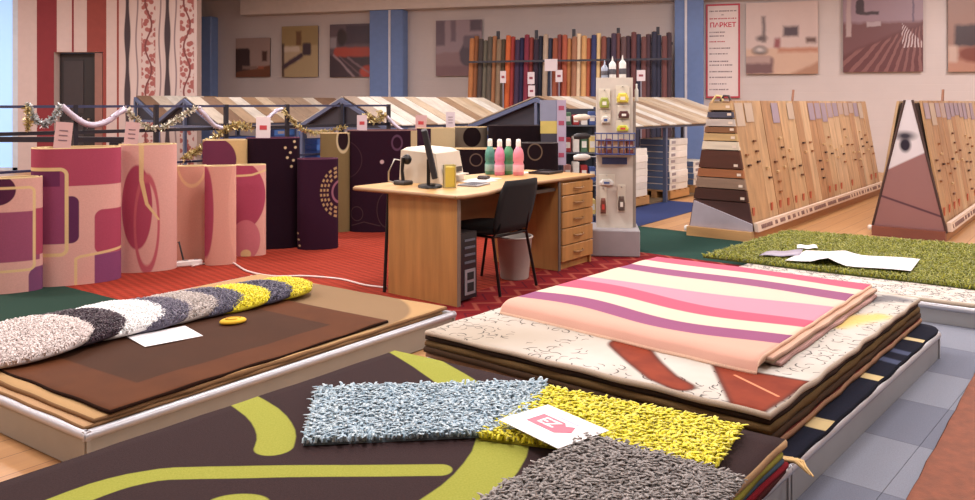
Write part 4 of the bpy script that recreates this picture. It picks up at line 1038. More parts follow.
# ================================================================== FLOORING SAMPLE STANDS WITH PITCHED TOPS
steel = flat((84, 96, 130), .45, .2); woods = [(190, 174, 156), (176, 148, 116), (146, 112, 82), (202, 190, 176), (166, 136, 106), (120, 88, 66), (186, 162, 134), (206, 198, 186), (150, 124, 102)]
def sample_stand(loc, L, W, label, posts=3, seed=1, ze=1.06, zr=1.42, sides=(-1, 1)):
    rs = random.Random(seed)
    t = thing('sample_stand', (loc[0], loc[1], .0055), RU, label, 'display stand', 'pitched flooring sample stands')
    for sd in sides:
        for k in range(posts):
            x = k*L/(posts-1); B('post', steel, t, (x-.025, sd*W/2-.025, 0, x+.025, sd*W/2+.025, ze-.005))
        B('eave_beam', steel, t, (0, sd*W/2-.03, ze-.05, L, sd*W/2+.03, ze-.006))
        n = int(L/.235); pl = rs.random()
        for k in range(n):
            x0 = k*L/n+.004; x1 = (k+1)*L/n-.004
            m = MB(); o = .03; dz = rs.uniform(0, .004)
            ye, yr = sd*(W/2+.06), sd*.02; z0, z1 = ze-.02+dz, zr+dz
            b = [(x0, ye, z0), (x1, ye, z0), (x1, yr, z1), (x0, yr, z1)]; tt = [(p[0], p[1], p[2]+.014) for p in b]
            if sd > 0: b, tt = b[::-1], tt[::-1]
            m.hexa(b, tt); c = rs.choice(woods); m.build('sample_plank', wood(tuple(v*.86 for v in c), 'y', .12), t)
    for x in (0, L):
        m = MB()
        for sd in sides:
            a = Vector((x, sd*(W/2+.05), ze-.06)); c = Vector((x, 0, zr-.03))
            m.hexa([(x-.03, a.y, a.z-.03), (x+.03, a.y, a.z-.03), (x+.03, c.y, c.z-.03), (x-.03, c.y, c.z-.03)], [(x-.03, a.y, a.z+.03), (x+.03, a.y, a.z+.03), (x+.03, c.y, c.z+.02), (x-.03, c.y, c.z+.02)])
        m.build('gable_rafter', steel, t)
        y0, y1 = (-W/2 if -1 in sides else 0), (W/2 if 1 in sides else 0)
        B('tie_beam', steel, t, (x-.02, y0, ze-.09, x+.02, y1, ze-.05)); B('king_post', flat((96, 106, 136), .45, .3), t, (x-.022, -.022, 0, x+.022, .022, zr-.04))
    ya, yb2 = (-W/2*.97 if -1 in sides else 0), (W/2*.97 if 1 in sides else 0)
    m = MB(); m.add([(.04, ya, ze-.05), (.04, yb2, ze-.05), (.04, 0, zr-.03), (.055, ya, ze-.05), (.055, yb2, ze-.05), (.055, 0, zr-.03)], [(0, 2, 1), (3, 4, 5), (0, 1, 4, 3), (1, 2, 5, 4), (2, 0, 3, 5)]); m.build('gable_shade_sheet', flat((46, 44, 56), .6), t)  # dark sheet standing in for the black shade under the roof
    B('base_deck', flat((120, 96, 66), .7), t, (.05, -W/2+.05 if -1 in sides else .05, .0, L-.05, (W/2-.05) if 1 in sides else -.05, .02))
    return t
def local(t, p): return Matrix.Translation(t.location) @ Matrix.Rotation(t.rotation_euler.z, 4, 'Z') @ Vector(p)
T1 = sample_stand((-4.54, 12.0), 2.9, 1.6, 'pitched sample stand behind the garlands nearest the floral wallpaper', seed=2)
T2 = sample_stand((-2.0, 11.0), 3.1, 1.7, 'pitched sample stand behind the plum rug rolls in front of the red sofa picture', seed=5)
E_ = Vector((1.5, 9.7, 0)); tc_ = E_+V*1.1
T3 = sample_stand((tc_.x, tc_.y), 4.4, 2.2, 'large pitched sample stand with pallets of cartons under its planks', posts=4, seed=9)
T0 = sample_stand((-6.25, 14.2), 1.6, 1.5, 'single slope sample stand in front of the floral wallpaper', posts=2, seed=12, sides=(-1,), ze=1.1, zr=1.46)
# pallets with cartons
ORD = ['lowest', 'second from below', 'third from below', 'fourth from below', 'fifth from below', 'sixth from below', 'seventh from below', 'eighth from below']
def pallet(t, x, y, n, cols_, side, lab, labp, w_=.5, d_=.42, hh=.088):
    rz = t.rotation_euler.z
    p = local(t, (x, y, .021)); pl = thing('pallet', p, rz, labp, 'pallet', 'wooden pallets under the sample stands')
    pm = wood((186, 134, 78), 'x', .1)
    for k in range(3): B('bearer', pm, pl, (-w_/2, -d_/2+k*(d_/2-.04), 0, w_/2, -d_/2+k*(d_/2-.04)+.08, .09))
    for k in range(4): B('board', pm, pl, (-w_/2+k*(w_-.1)/3, -d_/2, .0905, -w_/2+k*(w_-.1)/3+.1, d_/2, .108))
    for k in range(n):
        q = local(t, (x+random.uniform(-.008, .008), y+random.uniform(-.008, .008), .1295+k*(hh+.001)))
        c = thing('carton', q, rz, lab+', '+(ORD[k] if k < n-1 else 'topmost'), 'carton', 'stacked flooring cartons')
        B('box', flat(cols_[k % len(cols_)], .6), c, (-w_/2+.02, -d_/2+.02, 0, w_/2-.02, d_/2-.02, hh), c=.004)
        B('wrap', flat(side, .5), c, (-w_/2+.015, -d_/2+.03, .006, -w_/2+.0195, d_/2-.03, hh-.006))
        B('label', flat((150, 140, 146), .5), c, (-w_/2+.08, -d_/2+.0165, .025, -w_/2+.2, -d_/2+.0195, .065))
wc = [(226, 220, 212), (212, 206, 200), (232, 226, 220)]
pallet(T3, .75, -.82, 7, wc, (82, 106, 150), 'white flooring carton in the shorter pallet stack', 'wooden pallet under the shorter carton stack', .62, .5)
pallet(T3, 2.0, -.82, 8, wc, (82, 106, 150), 'white flooring carton in the taller pallet stack', 'wooden pallet under the taller carton stack', .62, .5)
pallet(T3, 2.85, -.80, 4, wc, (82, 106, 150), 'white flooring carton in the lowest pallet stack by the sample rack', 'wooden pallet under the lowest carton stack', .5, .45)
bc = [(44, 84, 160), (38, 70, 136), (60, 108, 186)]
for x, n, lb in ((.5, 8, 'near'), (1.35, 9, 'middle'), (2.2, 7, 'far')): pallet(T1, x, -.5, n, bc, (40, 80, 170), 'blue flooring carton in the %s stack of the garland stand' % lb, 'wooden pallet at the %s stack of the garland stand' % lb, .6, .5)
for x, n, lb in ((.5, 9, 'near'), (1.4, 8, 'middle'), (2.3, 8, 'far')): pallet(T2, x, -.5, n, bc if lb != 'middle' else wc, (40, 80, 170), '%s flooring carton in the %s stack behind the plum rolls' % ('white' if lb == 'middle' else 'blue', lb), 'wooden pallet at the %s stack behind the plum rolls' % lb, .6, .5)

# ================================================================== CARPET ROLL RACK
rc = [(152, 92, 50), (120, 70, 40), (60, 50, 48), (90, 84, 72), (74, 66, 58), (140, 90, 58), (112, 92, 72), (70, 58, 44), (176, 78, 36), (140, 44, 40), (52, 36, 62), (36, 32, 64), (112, 34, 52), (120, 44, 40), (44, 32, 48), (30, 32, 46), (150, 130, 112), (40, 44, 62), (130, 64, 44), (110, 52, 50), (150, 70, 50),
      (160, 104, 60), (136, 90, 66), (190, 166, 136), (176, 130, 80), (148, 70, 44), (44, 48, 90), (196, 160, 110), (112, 60, 50), (48, 42, 58), (60, 46, 64), (96, 54, 50), (84, 60, 62), (58, 40, 50), (84, 46, 48), (44, 42, 60), (88, 52, 52), (66, 44, 52), (36, 36, 54), (40, 40, 58), (86, 48, 48), (52, 36, 44)]
RKo = WD-16.6
x_l, x_r = wallpt(470, 100, RKo), wallpt(672, 100, RKo)
rk = thing('roll_rack', (x_l.x, x_l.y, 0), RW, 'dark steel rack holding the row of upright carpet rolls', 'rack')
RLn = Vector((x_r.x-x_l.x, x_r.y-x_l.y)).length
for f in (.13, .33, .52, .74, .93): B('post', flat((44, 40, 52), .5), rk, (f*RLn-.03, .24, 0, f*RLn+.03, .30, 2.86))
B('top_bar', flat((50, 46, 60), .5), rk, (0, .24, 2.5, RLn, .28, 2.55)); B('front_bar', flat((50, 46, 60), .5), rk, (0, -.13, 2.18, RLn, -.10, 2.22)); B('base_rail', flat((50, 46, 60), .5), rk, (0, -.2, 0, RLn, -.16, .12), (0, .2, 0, RLn, .24, .12))
nR = len(rc)
def colname(c):
    v = max(c); ch_ = v-min(c)
    if ch_ < 18: return ('charcoal', 'taupe grey', 'pale grey')[min(2, v//70)]
    if c[2] >= c[0]: return 'navy' if v < 70 else 'deep blue'
    if c[1] < c[0]*.62 and c[2] >= c[1]*.85: return 'dark plum' if v < 64 else 'maroon' if v < 100 else 'wine red'
    if c[1] < c[0]*.62: return 'rust' if v > 138 else 'chestnut'
    return 'cream' if v > 185 else 'tan' if v > 138 else 'brown' if v > 90 else 'dark brown'
dx_ = Vector((math.cos(RW), math.sin(RW), 0))
for i, c in enumerate(rc):
    f = (i+.5)/nR*RLn; lean = .10*(1-i/nR)
    p = Vector((x_l.x, x_l.y, 0))+dx_*(f-lean)+Vector((0, .055*(i % 2), 0))
    r = RLn/nR*.55; h = 2.70+.05*math.sin(i*1.7)
    o = MB(); n = 12
    o.tube([(0, 0, 0), (lean*.8, .06, h*.97), (lean*.82, .06, h)], [r, r, r*.92], n)
    o = o.build('carpet_roll', flat(tuple(min(255, v*1.2+6) for v in c), .9, var=.10, scale=6), None, p, RW); nb_ = [colname(rc[j]) for j in (i-1, i+1) if 0 <= j < nR]
    tag(o, ('%s carpet roll standing between %s and %s rolls' % (colname(c), *nb_)) if len(nb_) == 2 else '%s carpet roll at the end of the rack beside the %s roll' % (colname(c), nb_[0]), 'carpet roll', 'carpet rolls in the rack')
    core = MB().tube([(lean*.82, .06, h-.01), (lean*.82, .06, h+.012)], r*.4, 8).build('core', flat((150, 120, 90), .8), o)
# hanging price plates in front of the rolls
for px, py, w_, h_, lb in ((503, 77, 6, 12, 'by the brown rolls'), (531, 78, 7, 12, 'upper of two'), (531.5, 91, 7, 11, 'lower of two'), (551, 65, 13, 12, 'wide and blank'), (559, 76, 7, 12, 'beside the wide blank one'), (641, 75.5, 8.5, 11, 'in front of the maroon rolls')):
    p = wallpt(px, py+h_/2, RKo+.35); k = p.y/F
    t = thing('price_plate', p, RW, 'small white price plate in front of the carpet rolls, %s' % lb, 'price tag', 'price plates on the roll rack')
    B('plate', flat((220, 204, 210), .6, var=.02), t, (-w_*k/2, 0, 0, w_*k/2, .008, h_*k)); 
    if w_ < 12: B('print', flat((150, 60, 80), .6, var=0), t, (-w_*k*.25, -.003, h_*k*.4, w_*k*.25, -.0005, h_*k*.6))
    B('pole', flat((130, 124, 140), .5), t, (-.012, .0085, -(p.z-.001), .012, .03, h_*k*.9))

# ================================================================== A-FRAME PLANK RACKS
def aframe(loc, L, label, poster, seed, nb):
    rs = random.Random(seed); t = thing('plank_rack', (loc[0], loc[1], .0), RU, label, 'display rack', 'A-frame flooring plank racks')
    yb, yt, zb, zt = .33, .11, .10, 1.37
    ew = .012
    m = MB(); m.hexa([(.03, -yb, .0), (L, -yb, .0), (L, yb, .0), (.03, yb, .0)], [(.03, -yb+.01, zb), (L, -yb+.01, zb), (L, yb-.01, zb), (.03, yb-.01, zb)]); m.build('base', wood((178, 118, 66), 'x', .1), t)
    m = MB(); m.hexa([(.05, -yb+.05, zb), (L-.02, -yb+.05, zb), (L-.02, yb-.05, zb), (.05, yb-.05, zb)], [(.05, -yt+.03, zt-.02), (L-.02, -yt+.03, zt-.02), (L-.02, yt-.03, zt-.02), (.05, yt-.03, zt-.02)]); m.build('core_frame', flat((60, 40, 34), .7), t)
    def sl(z, o=0.0): return -(yb-.01+(yt-yb+.01)*(z-zb)/(zt-zb))-o
    for sd in (1, -1):
        for k in range(nb):
            x0, x1 = .03+k*(L-.03)/nb, .03+(k+1)*(L-.03)/nb-.006
            g = .006 if k % 3 == 2 else 0; x1 -= g
            c = rs.choice(((188, 148, 106), (178, 136, 94), (196, 160, 120), (172, 126, 86), (190, 154, 112)))
            o = rs.uniform(0, .006); z0, z1 = zb+.004, zt+(.004 if sd > 0 else 0)
            b = [(x0, sl(z0, -.02), z0), (x1, sl(z0, -.02), z0), (x1, sl(z0, o), z0), (x0, sl(z0, o), z0)]; u_ = [(x0, sl(z1, -.02), z1), (x1, sl(z1, -.02), z1), (x1, sl(z1, o), z1), (x0, sl(z1, o), z1)]
            if sd < 0: b = [(p[0], -p[1], p[2]) for p in b]; u_ = [(p[0], -p[1], p[2]) for p in u_]
            else: b, u_ = b[::-1], u_[::-1]
            pl = MB().hexa(b, u_).build('plank', wood(c, 'z', .13), t)
            if sd < 0: continue
            # label strip and sample pegs
            if rs.random() < .85:
                zl0 = zt-rs.uniform(.16, .26); xa, xb = x0+.02, x1-.02
                q0 = [(xa, sl(zl0, .0075), zl0), (xb, sl(zl0, .0075), zl0), (xb, sl(zt-.02, .0075), zt-.02), (xa, sl(zt-.02, .0075), zt-.02)]
                MB().hexa([(p[0], p[1]+.001, p[2]) for p in q0], [(p[0], p[1]-.0015, p[2]) for p in q0]).build('label_sheet', flat(rs.choice(((164, 142, 152), (178, 152, 144), (156, 136, 152), (186, 162, 142))), .6), pl)
            zz = .82+.16*math.sin(k*1.9)+rs.uniform(-.05, .05)
            for j in range(rs.choice((2, 3, 3, 4))):
                z = zz-j*.105; xm = (x0+x1)/2+.03*math.sin(j)
                MB().box(xm-.032, sl(z, .026), z-.010, xm+.032, sl(z, .0078), z+.010).build('sample_chip', flat(rs.choice(((150, 96, 56), (110, 66, 40), (206, 170, 120), (70, 40, 28))), .5), pl)
            if rs.random() < .7:
                z = .32; MB().box(x0+.05, sl(z, .0115), .24, x0+.10, sl(z-.08, .0078), z).build('red_mark', flat((190, 90, 60), .6), pl)
    rail = MB(); z0 = zb-.005
    m = MB(); m.hexa([(.02, -yb-.05, z0), (L, -yb-.05, z0), (L, -yb-.012, z0), (.02, -yb-.012, z0)], [(.02, -yb-.035, z0+.085), (L, -yb-.035, z0+.085), (L, -yb-.0, z0+.085), (.02, -yb-.0, z0+.085)]); ra = m.build('bottom_rail', flat((216, 190, 170), .5), t)
    x = .12
    mk = MB()
    while x < L-.1:
        w_ = rs.uniform(.02, .05); mk.hexa([(x, -yb-.0505, z0+.024), (x+w_, -yb-.0505, z0+.024), (x+w_, -yb-.045, z0+.024), (x, -yb-.045, z0+.024)], [(x, -yb-.042, z0+.062), (x+w_, -yb-.042, z0+.062), (x+w_, -yb-.036, z0+.062), (x, -yb-.036, z0+.062)]); x += w_+rs.choice((.012, .015, .012, .09))
    mk.build('rail_print', flat((130, 96, 90), .6, var=0), ra)['kind'] = 'stuff'
    rp = MB(); rp.lathe([(.01, 0), (.03, .01), (.03, .05), (.01, .06)], 12, (.0, yb+.02, .04)); rp.build('foot_cap', flat((226, 216, 206), .5), t)
    MB().tube([(L*.42, 0, zt-.02), (L*.43, 0, zt+.14)], .015, 6).build('peg', flat((150, 96, 70), .5), t)
    return t, yb, yt, zb, zt
AL = Vector((2.40, 7.72))
t, yb, yt, zb, zt = aframe((2.32, 7.98), 5.3, 'long A-frame rack of wood planks with sample strips on its end', 0, 3, 20)
ys = lambda z: yb-.0+(yt-yb)*(z-zb)/(zt-zb)
rows = [(1.28, 1.35, (196, 158, 110)), (1.205, 1.26, (72, 72, 92)), (1.12, 1.19, (190, 176, 166)), (1.055, 1.11, (136, 88, 52)), (.975, 1.045, (196, 160, 104)), (.885, .965, (214, 200, 176)), (.70, .875, (82, 40, 26)), (.61, .69, (156, 92, 52)), (.50, .60, (140, 112, 92)), (.38, .49, (66, 34, 26))]
for z0, z1, c in rows:
    m = MB(); m.hexa([(.0, -ys(z0), z0), (.04, -ys(z0), z0), (.04, ys(z0), z0), (.0, ys(z0), z0)], [(.0, -ys(z1), z1), (.04, -ys(z1), z1), (.04, ys(z1), z1), (.0, ys(z1), z1)]); m.build('end_strip', wood(c, 'y', .1), t)
    B('strip_tag', flat((226, 206, 186), .6), t, (-.004, -ys(z1)+.015, z0+.02, -.0005, -ys(z1)+.055, z0+.045))
m = MB(); m.hexa([(.01, -yb, .10), (.04, -yb, .10), (.04, yb, .10), (.01, yb, .10)], [(.01, -ys(.37), .37), (.04, -ys(.37), .37), (.04, ys(.37), .37), (.01, ys(.37), .37)]); m.build('end_board', flat((70, 36, 32), .6), t)
m = MB(); m.hexa([(-.02, -yb, .10), (.008, -yb, .10), (.008, yb-.02, .10), (-.02, yb-.02, .10)], [(-.02, -yb+.005, .17), (.008, -yb+.005, .17), (.008, ys(.34)-.02, .36), (-.02, ys(.34)-.02, .36)]); m.build('grey_sheet', flat((168, 160, 172), .4), t)
m = MB(); m.box(-.06, -yb, 0, .028, yb, .098); m.build('end_plinth', wood((200, 150, 92), 'y', .08), t)
for k, (y, c) in enumerate(((-.02, (60, 44, 44)), (.06, (214, 190, 120)))):
    MB().tube([(.1, y-.05, zt), (.1, y-.03, zt+.05), (.1, y+.02, zt+.055), (.1, y+.06, zt)], .012, 6).build('sample_loop', flat(c, .5), t)
t2, *_ = aframe((4.21, 8.0), 4.6, 'A-frame plank rack with a room photograph on its triangular end', 1, 8, 15)
nt = NT('room_print'); x, y, z = nt.obj()
col = nt.mix(nt.math('MULTIPLY_ADD', z, .6, 0.0, clamp=True), (140, 92, 100), (168, 128, 144))
col = nt.mix(half(y, z, (.6, .62), (-.6, .98)).inside(.02), col, (150, 104, 104))
col = nt.mix((((z-.78)-y*-.55)*-1.0).inside(.02), col, (214, 206, 214))
col = nt.mix(ell(y, z, .03, .93, .05, .07).inside(.03), col, (40, 34, 52)); col = nt.mix(ell(y, z, .03, 1.02, .08, .04).inside(.05), col, (54, 50, 66)); col = nt.mix(seg(y, z, (.3, .42), (-.35, .22), .01).inside(.01), col, (90, 56, 70))
nt.color(col); rp_ = nt.set(.3)
m = MB(); m.hexa([(.0, -yb, .10), (.028, -yb, .10), (.028, yb, .10), (.0, yb, .10)], [(.0, -.03, zt+.01), (.028, -.03, zt+.01), (.028, .03, zt+.01), (.0, .03, zt+.01)]); m.build('photo_panel', rp_, t2)
for sd in (-1, 1):
    MB().tube([(.0, sd*(yb+.005), .08), (.0, sd*.035, zt+.01)], .012, 6).build('panel_edge', flat((70, 46, 44), .5), t2)
m = MB(); m.box(-.05, -yb, 0, .028, yb, .099); m.build('end_plinth', flat((130, 72, 60), .4), t2)

# ================================================================== POSTERS AND SIGN ON THE BACK WALL
def poster(px0, py0, px1, py1, paint, label):
    a, b = wallpt(px0, py1, .06), wallpt(px1, py0, .06); w_ = Vector((b.x-a.x, b.y-a.y)).length
    za = wallpt((px0+px1)/2, py1, .06).z; h_ = wallpt((px0+px1)/2, py0, .06).z-za
    t = thing('wall_picture', (a.x, a.y, za), RW, label, 'picture', 'interior pictures on the back wall')
    nt = NT('printed_picture'); x, y, z = nt.obj(); nz = nt.noise(5, 4); nz2 = nt.noise(5.3, 4, nt.vec(x+7.0, y, z)); col = paint(nt, x*(1/w_)+(nz-.5)*.05, z*(1/h_)+(nz2-.5)*.05)
    nf = nt.noise(3, 5, None, .7); col = nt.mix(nt.math('MULTIPLY', nf, .2), col, (120, 92, 92)); nt.color(col)
    B('print', nt.set(.45), t, (0, -.012, 0, w_, 0, h_)); B('backing_board', flat((90, 70, 66), .7), t, (.01, .0005, .01, w_-.01, .045, h_-.01)); return t
def lay2(nt, base, *ops):
    col = base
    for d, c in ops: col = nt.mix(d.inside(.05), col, c)
    return col
def pa(nt, u, v): return lay2(nt, (168, 140, 132), (rrect(u, v, -.1, -.1, .42, .74, .1), (54, 36, 38)), (half(u, v, (1, .3), (0, .12)).max(v-.3), (120, 66, 40)), (rrect(u, v, .78, .40, .92, .66), (80, 48, 40)), (rrect(u, v, .2, .2, .62, .28), (140, 110, 100)), (rrect(u, v, .66, .2, .82, .28), (170, 90, 60)))
def pb(nt, u, v): return lay2(nt, (186, 160, 116), (rrect(u, v, 0, .62, 1, 1), (166, 140, 90)), (rrect(u, v, .05, .32, .5, .6, .05), (216, 196, 176)), (half(u, v, (0, .18), (.6, .45)).max((v-.5)), (196, 170, 136)), (seg(u, v, (.05, .2), (.55, .42), .05), (70, 50, 66)), (rrect(u, v, .58, .42, .82, .66, .05), (66, 50, 62)), (rrect(u, v, .4, .62, .55, .9), (120, 84, 52)), (rrect(u, v, 0, .0, .07, .66), (80, 58, 60)))
def pc(nt, u, v): return lay2(nt, (96, 78, 90), (rrect(u, v, -.1, -.1, 1.1, .42), (58, 40, 54)), (rrect(u, v, .4, .62, 1.1, .98), (62, 50, 70)), (ell(u, v, .3, .75, .12, .16), (44, 36, 44)), (rrect(u, v, .0, .55, .16, .75), (150, 140, 150)), (rrect(u, v, .1, .38, 1.0, .56, .08), (184, 62, 44)), (ell(u, v, .95, .08, .22, .14), (200, 64, 44)), (seg(u, v, (.1, .42), (.6, .0), .014), (176, 150, 160)), (seg(u, v, (.45, .36), (.95, .08), .010), (150, 120, 130)), (seg(u, v, (.25, .38), (.8, .0), .006), (130, 100, 110)))
def pd(nt, u, v): return lay2(nt, (150, 124, 134), (rrect(u, v, 0, .55, .2, 1), (96, 72, 90)), (rrect(u, v, .33, .62, .44, 1), (104, 80, 96)), (rrect(u, v, .75, .8, 1, 1), (80, 58, 76)), (half(u, v, (1, .5), (0, .4)).max(v-.42), (140, 104, 110)), (ell(u, v, .72, .38, .2, .22), (70, 52, 70)), (rrect(u, v, .6, .5, .95, .72, .05), (96, 76, 92)), (rrect(u, v, 0, 0, 1, .18), (126, 84, 92)))
def pe(nt, u, v): return lay2(nt, (206, 180, 174), (v-.36, (206, 166, 142)), (half(u, v, (1, .16), (.4, -.1)).max(v-.3), (170, 120, 92)), (rrect(u, v, .45, .3, 1, .36), (186, 120, 90)), (rrect(u, v, .52, .52, .73, .66), (70, 50, 64)), (rrect(u, v, .23, .45, .27, .8), (74, 60, 66)), (ell(u, v, .22, .5, .07, .04), (90, 70, 70)), (ell(u, v, .2, .33, .1, .06), (40, 30, 36)), (ell(u, v, .2, .335, .06, .03), (206, 190, 186)), (rrect(u, v, -.2, .0, .38, .24, .04), (112, 72, 74)), (rrect(u, v, -.2, .15, .34, .25, .02), (176, 142, 134)), (rrect(u, v, .84, .42, .98, .5, .02), (96, 66, 60)), (rrect(u, v, .40, .36, .48, .5, .02), (150, 70, 74)))
def pf(nt, u, v):
    col = lay2(nt, (150, 122, 136), (v-.62, (110, 62, 66)), (half(u, v, (1.0, .62), (.0, .22)), (96, 40, 44)))
    k = nt.math('ARCTAN2', v-.9, u-.95); st = ((k*9.0).fract()-.5).abs().gt(.3)
    m = nt.math('MULTIPLY', half(u, v, (1.0, .58), (.2, .28)).inside(.03), st)
    col = nt.mix(nt.math('MULTIPLY', m, .6), col, (150, 96, 92))
    st2 = nt.math('MULTIPLY', half(u, v, (1.0, .36), (.72, .62)).max(-1.0).inside(.02), ((k*14.0).fract()).gt(.55)); st2 = nt.math('MULTIPLY', st2, u.gt(.74)); st2 = nt.math('MULTIPLY', st2, v.gt(.3)); st2 = nt.math('MULTIPLY', st2, v.lt(.62))
    col = nt.mix(nt.math('MULTIPLY', st2, .8), col, (206, 186, 190))
    for d, c in ((rrect(u, v, .04, .45, .10, 1.1), (176, 150, 150)), (rrect(u, v, .16, .72, .27, .92, .05), (54, 36, 48)), (rrect(u, v, .22, .72, .45, .76), (54, 36, 48)), (rrect(u, v, .3, .57, .47, .63), (170, 150, 156)), (rrect(u, v, .87, .62, .885, 1.1), (70, 56, 90)), (rrect(u, v, .4, .9, .55, .95), (160, 120, 80))): col = nt.mix(d.inside(.02), col, c)
    return col
def pg(nt, u, v): return lay2(nt, (150, 112, 100), (v-.3, (176, 122, 100)), (rrect(u, v, .08, .32, .8, .6, .03), (54, 40, 48)), (ell(u, v, .35, .22, .25, .1), (120, 50, 34)), (rrect(u, v, 0, .12, .12, .34, .03), (190, 160, 146)))
poster(236, 38, 270, 77, pa, 'small dim picture of a dark room beside the floral wallpaper corner'); poster(282, 26, 318, 77, pb, 'picture of a bright room with a white sofa beside the red sofa picture'); poster(330, 24, 371, 77, pc, 'picture of a red sofa on dark floor next to the blue column')
poster(436, 20, 482, 76, pd, 'pale mauve picture of an armchair partly behind the carpet rolls'); poster(746, 2, 818, 74, pe, 'large picture of a bright living room beside the red framed sign'); poster(843, -8, 923, 72, pf, 'large picture of a dark red plank floor in a room'); poster(948, -8, 1030, 71.5, pg, 'large picture of a dark television in a brown room')
a, b = wallpt(706, 98, .05), wallpt(740, 98, .05); w_ = Vector((b.x-a.x, b.y-a.y)).length; h_ = wallpt(723, 4, .05).z-a.z
sg_ = thing('wall_sign', (a.x, a.y, a.z), RW, 'tall white sign with a red frame listing flooring prices', 'sign')
B('board', flat((224, 206, 204), .6, var=.02), sg_, (0, -.006, 0, w_, .045, h_)); rd = flat((190, 40, 62), .5, var=0)
B('red_frame', rd, sg_, (0, -.016, 0, .035, -.0062, h_), (w_-.035, -.016, 0, w_, -.0062, h_), (.035, -.016, 0, w_-.035, -.0062, .035), (.035, -.016, h_-.035, w_-.035, -.0062, h_))
Mt = Matrix.Translation((w_/2, -.008, h_*.775)) @ Matrix.Rotation(PI/2, 4, 'X')
text_mesh('headline', 'ПАРКЕТ', .13, flat((206, 52, 76), .5, var=0), sg_, Mt, .001, .004)
gk = flat((120, 96, 104), .6, var=0)
rs = random.Random(4)
for k, (f, red) in enumerate(((.925, 0), (.885, 0), (.845, 1), (.70, 0), (.66, 0), (.60, 1), (.53, 0), (.47, 0), (.39, 0), (.35, 0), (.28, 0), (.22, 0), (.15, 0), (.09, 0))):
    m = MB(); x = .07; xe = w_*(.5+.4*rs.random()) if k > 2 else w_-.07
    if k == 1: x, xe = w_*.46, w_*.54
    while x < xe:
        l_ = rs.uniform(.012, .03); m.box(x, -.0095, h_*f-.012, x+l_, -.0065, h_*f+.012); x += l_+rs.choice((.008, .008, .02))
    m.build('text_line', rd if red else gk, sg_)

# ================================================================== RAILING AND GARLANDS
ra0, ra1 = Vector((-3.9, 6.15, 0)), Vector((-1.15, 9.3, 0))
rl = thing('railing', (ra0.x, ra0.y, .0055), math.atan2(ra1.y-ra0.y, ra1.x-ra0.x), 'dark blue metal railing behind the row of rug rolls', 'railing')
Lr = (ra1-ra0).length; rm = flat((66, 70, 104), .4, .5); rdk = flat((36, 32, 44), .5, .3)
npost = 7
def rpos(f): return ra0+(ra1-ra0)*f
for k in range(npost): B('post', rdk, rl, (k*Lr/(npost-1)-.018, -.018, 0, k*Lr/(npost-1)+.018, .018, 1.33))
for z, mat_, h_ in ((1.315, rm, .022), (1.10, rdk, .03), (.8, rm, .02), (.5, rm, .02)): B('rail', mat_, rl, (-.02, -.012, z-h_/2, Lr+.02, .012, z+h_/2))
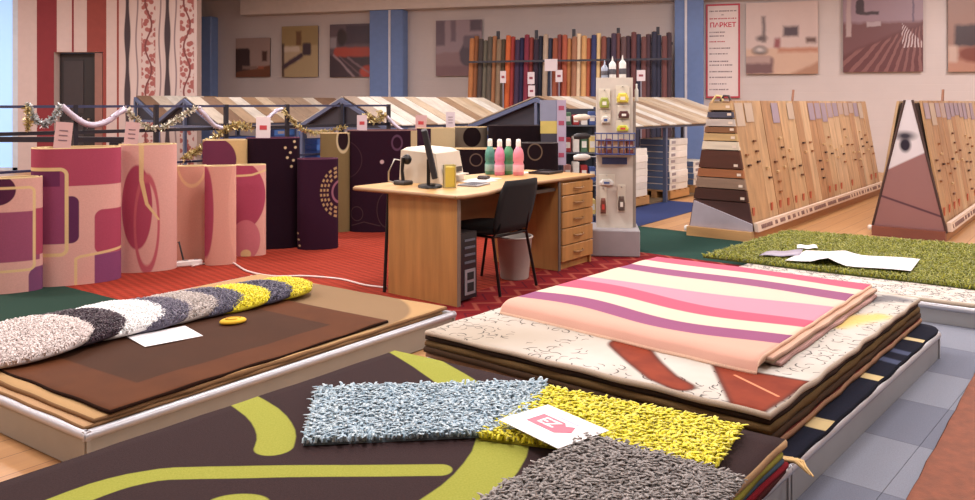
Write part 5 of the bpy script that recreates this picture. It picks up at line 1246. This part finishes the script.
# low dark counter rail at the left end
lr = thing('low_rail', (-4.9, 7.6, .0), -.05, 'dark low barrier with a thick top rail under the blue window', 'barrier')
B('top_rail', rdk, lr, (-1.6, -.03, .98, 1.5, .03, 1.03)); 
for x in (-1.5, .18, 1.4): B('post', rdk, lr, (x-.045, -.03, 0, x+.045, .03, .979))
def garland(pts, kind, label, R=.035, n=420):
    """pts: pixel points with depth taken on the railing line"""
    P = []
    for px, py, dep in pts: P.append(atd(px, py, dep))
    cen = P[0].copy(); cv = []
    for i in range(len(P)-1):
        for k in range(8):
            t = k/8; p0, p1, p2, p3 = P[max(i-1, 0)], P[i], P[i+1], P[min(i+2, len(P)-1)]
            cv.append(.5*((2*p1)+(p2-p0)*t+(2*p0-5*p1+4*p2-p3)*t*t+(3*p1-p0-3*p2+p3)*t**3)-cen)
    cv.append(P[-1]-cen)
    o = thing('garland', cen, 0, label, 'garland', 'tinsel garlands along the railing')
    if kind == 'ribbon':
        MB().tube(cv, R*.62, 8).build('ribbon_strand', flat((196, 186, 206), .35, .2), o); n = 160; cc = ((196, 186, 206), (232, 226, 238)); R *= .75
    else:
        MB().tube(cv, .006, 5).build('string', flat((120, 110, 80), .5), o)
        cc = ((176, 150, 80), (236, 220, 160)) if kind == 'gold' else ((140, 150, 150), (232, 236, 240)) if kind == 'silver' else ((176, 164, 120), (236, 234, 224))
    nt = NT('tinsel'); g = nt.n('ShaderNodeNewGeometry'); nt.color(nt.mix(E(nt, g.outputs['Random Per Island']), *cc)); tm = nt.set(.3, .4)
    m = MB(); rs = random.Random(len(label))
    for k in range(n):
        f = rs.random()*(len(cv)-1.001); i = int(f); p = cv[i].lerp(cv[i+1], f-i)
        d = Vector((rs.gauss(0, 1), rs.gauss(0, 1), rs.gauss(0, 1))).normalized(); s = d.cross(Vector((rs.gauss(0, 1), rs.gauss(0, 1), rs.gauss(0, 1)))).normalized()*.006
        e = p+d*R*rs.uniform(.7, 1.25); m.add([p-s, p+s, e+s, e-s], [(0, 1, 2, 3)])
    m.build('tinsel_strands', tm, o)
dz = lambda px: (lambda f: rpos(f).y-.04)(next(f/200 for f in range(201) if (rpos(f/200).x/rpos(f/200).y*F+CX) >= px or f == 200))
def G(*pts): return [(a, b, dz(a)) for a, b in pts]
garland(G((28, 105), (31, 114), (36, 121), (46, 124), (54, 117), (61, 106)), 'silver', 'silver green tinsel swag on the railing before the pale wallpaper')
garland(G((62, 106), (72, 115), (84, 123), (95, 125), (108, 121), (117, 114), (125, 109)), 'ribbon', 'smooth lilac white garland swag in front of the dark doorway', .04)
garland(G((27, 106), (28, 118), (29, 130)), 'gold', 'short gold tinsel tail hanging from the first railing post', .035, 160)
garland(G((126, 109), (137, 120), (150, 127), (163, 127), (176, 120), (187, 113), (197, 108)), 'mix', 'gold and silver tinsel swag on the railing below the floral wallpaper')
garland(G((198, 108), (206, 116), (214, 125), (222, 128)), 'ribbon', 'short lilac white garland beside the blue cartons', .035)
garland(G((184, 159), (196, 152), (206, 145), (215, 137), (226, 129), (238, 125), (250, 128)), 'gold', 'bushy gold tinsel garland rising behind the narrow peach rolls', .05, 520)
garland(G((258, 128), (267, 119), (276, 111), (282, 109)), 'ribbon', 'short pale garland rising behind the white price tag', .03)
garland(G((283, 110), (293, 121), (304, 130), (316, 133), (330, 131), (345, 127)), 'gold', 'gold tinsel swag behind the black plum roll')
garland(G((366, 114), (371, 119), (377, 121), (383, 116), (379, 112)), 'gold', 'small gold tinsel bow above the swirl patterned roll', .045, 300)
garland(G((380, 113), (388, 118), (396, 126), (405, 132)), 'ribbon', 'pale garland tail falling behind the swirl patterned roll', .03)
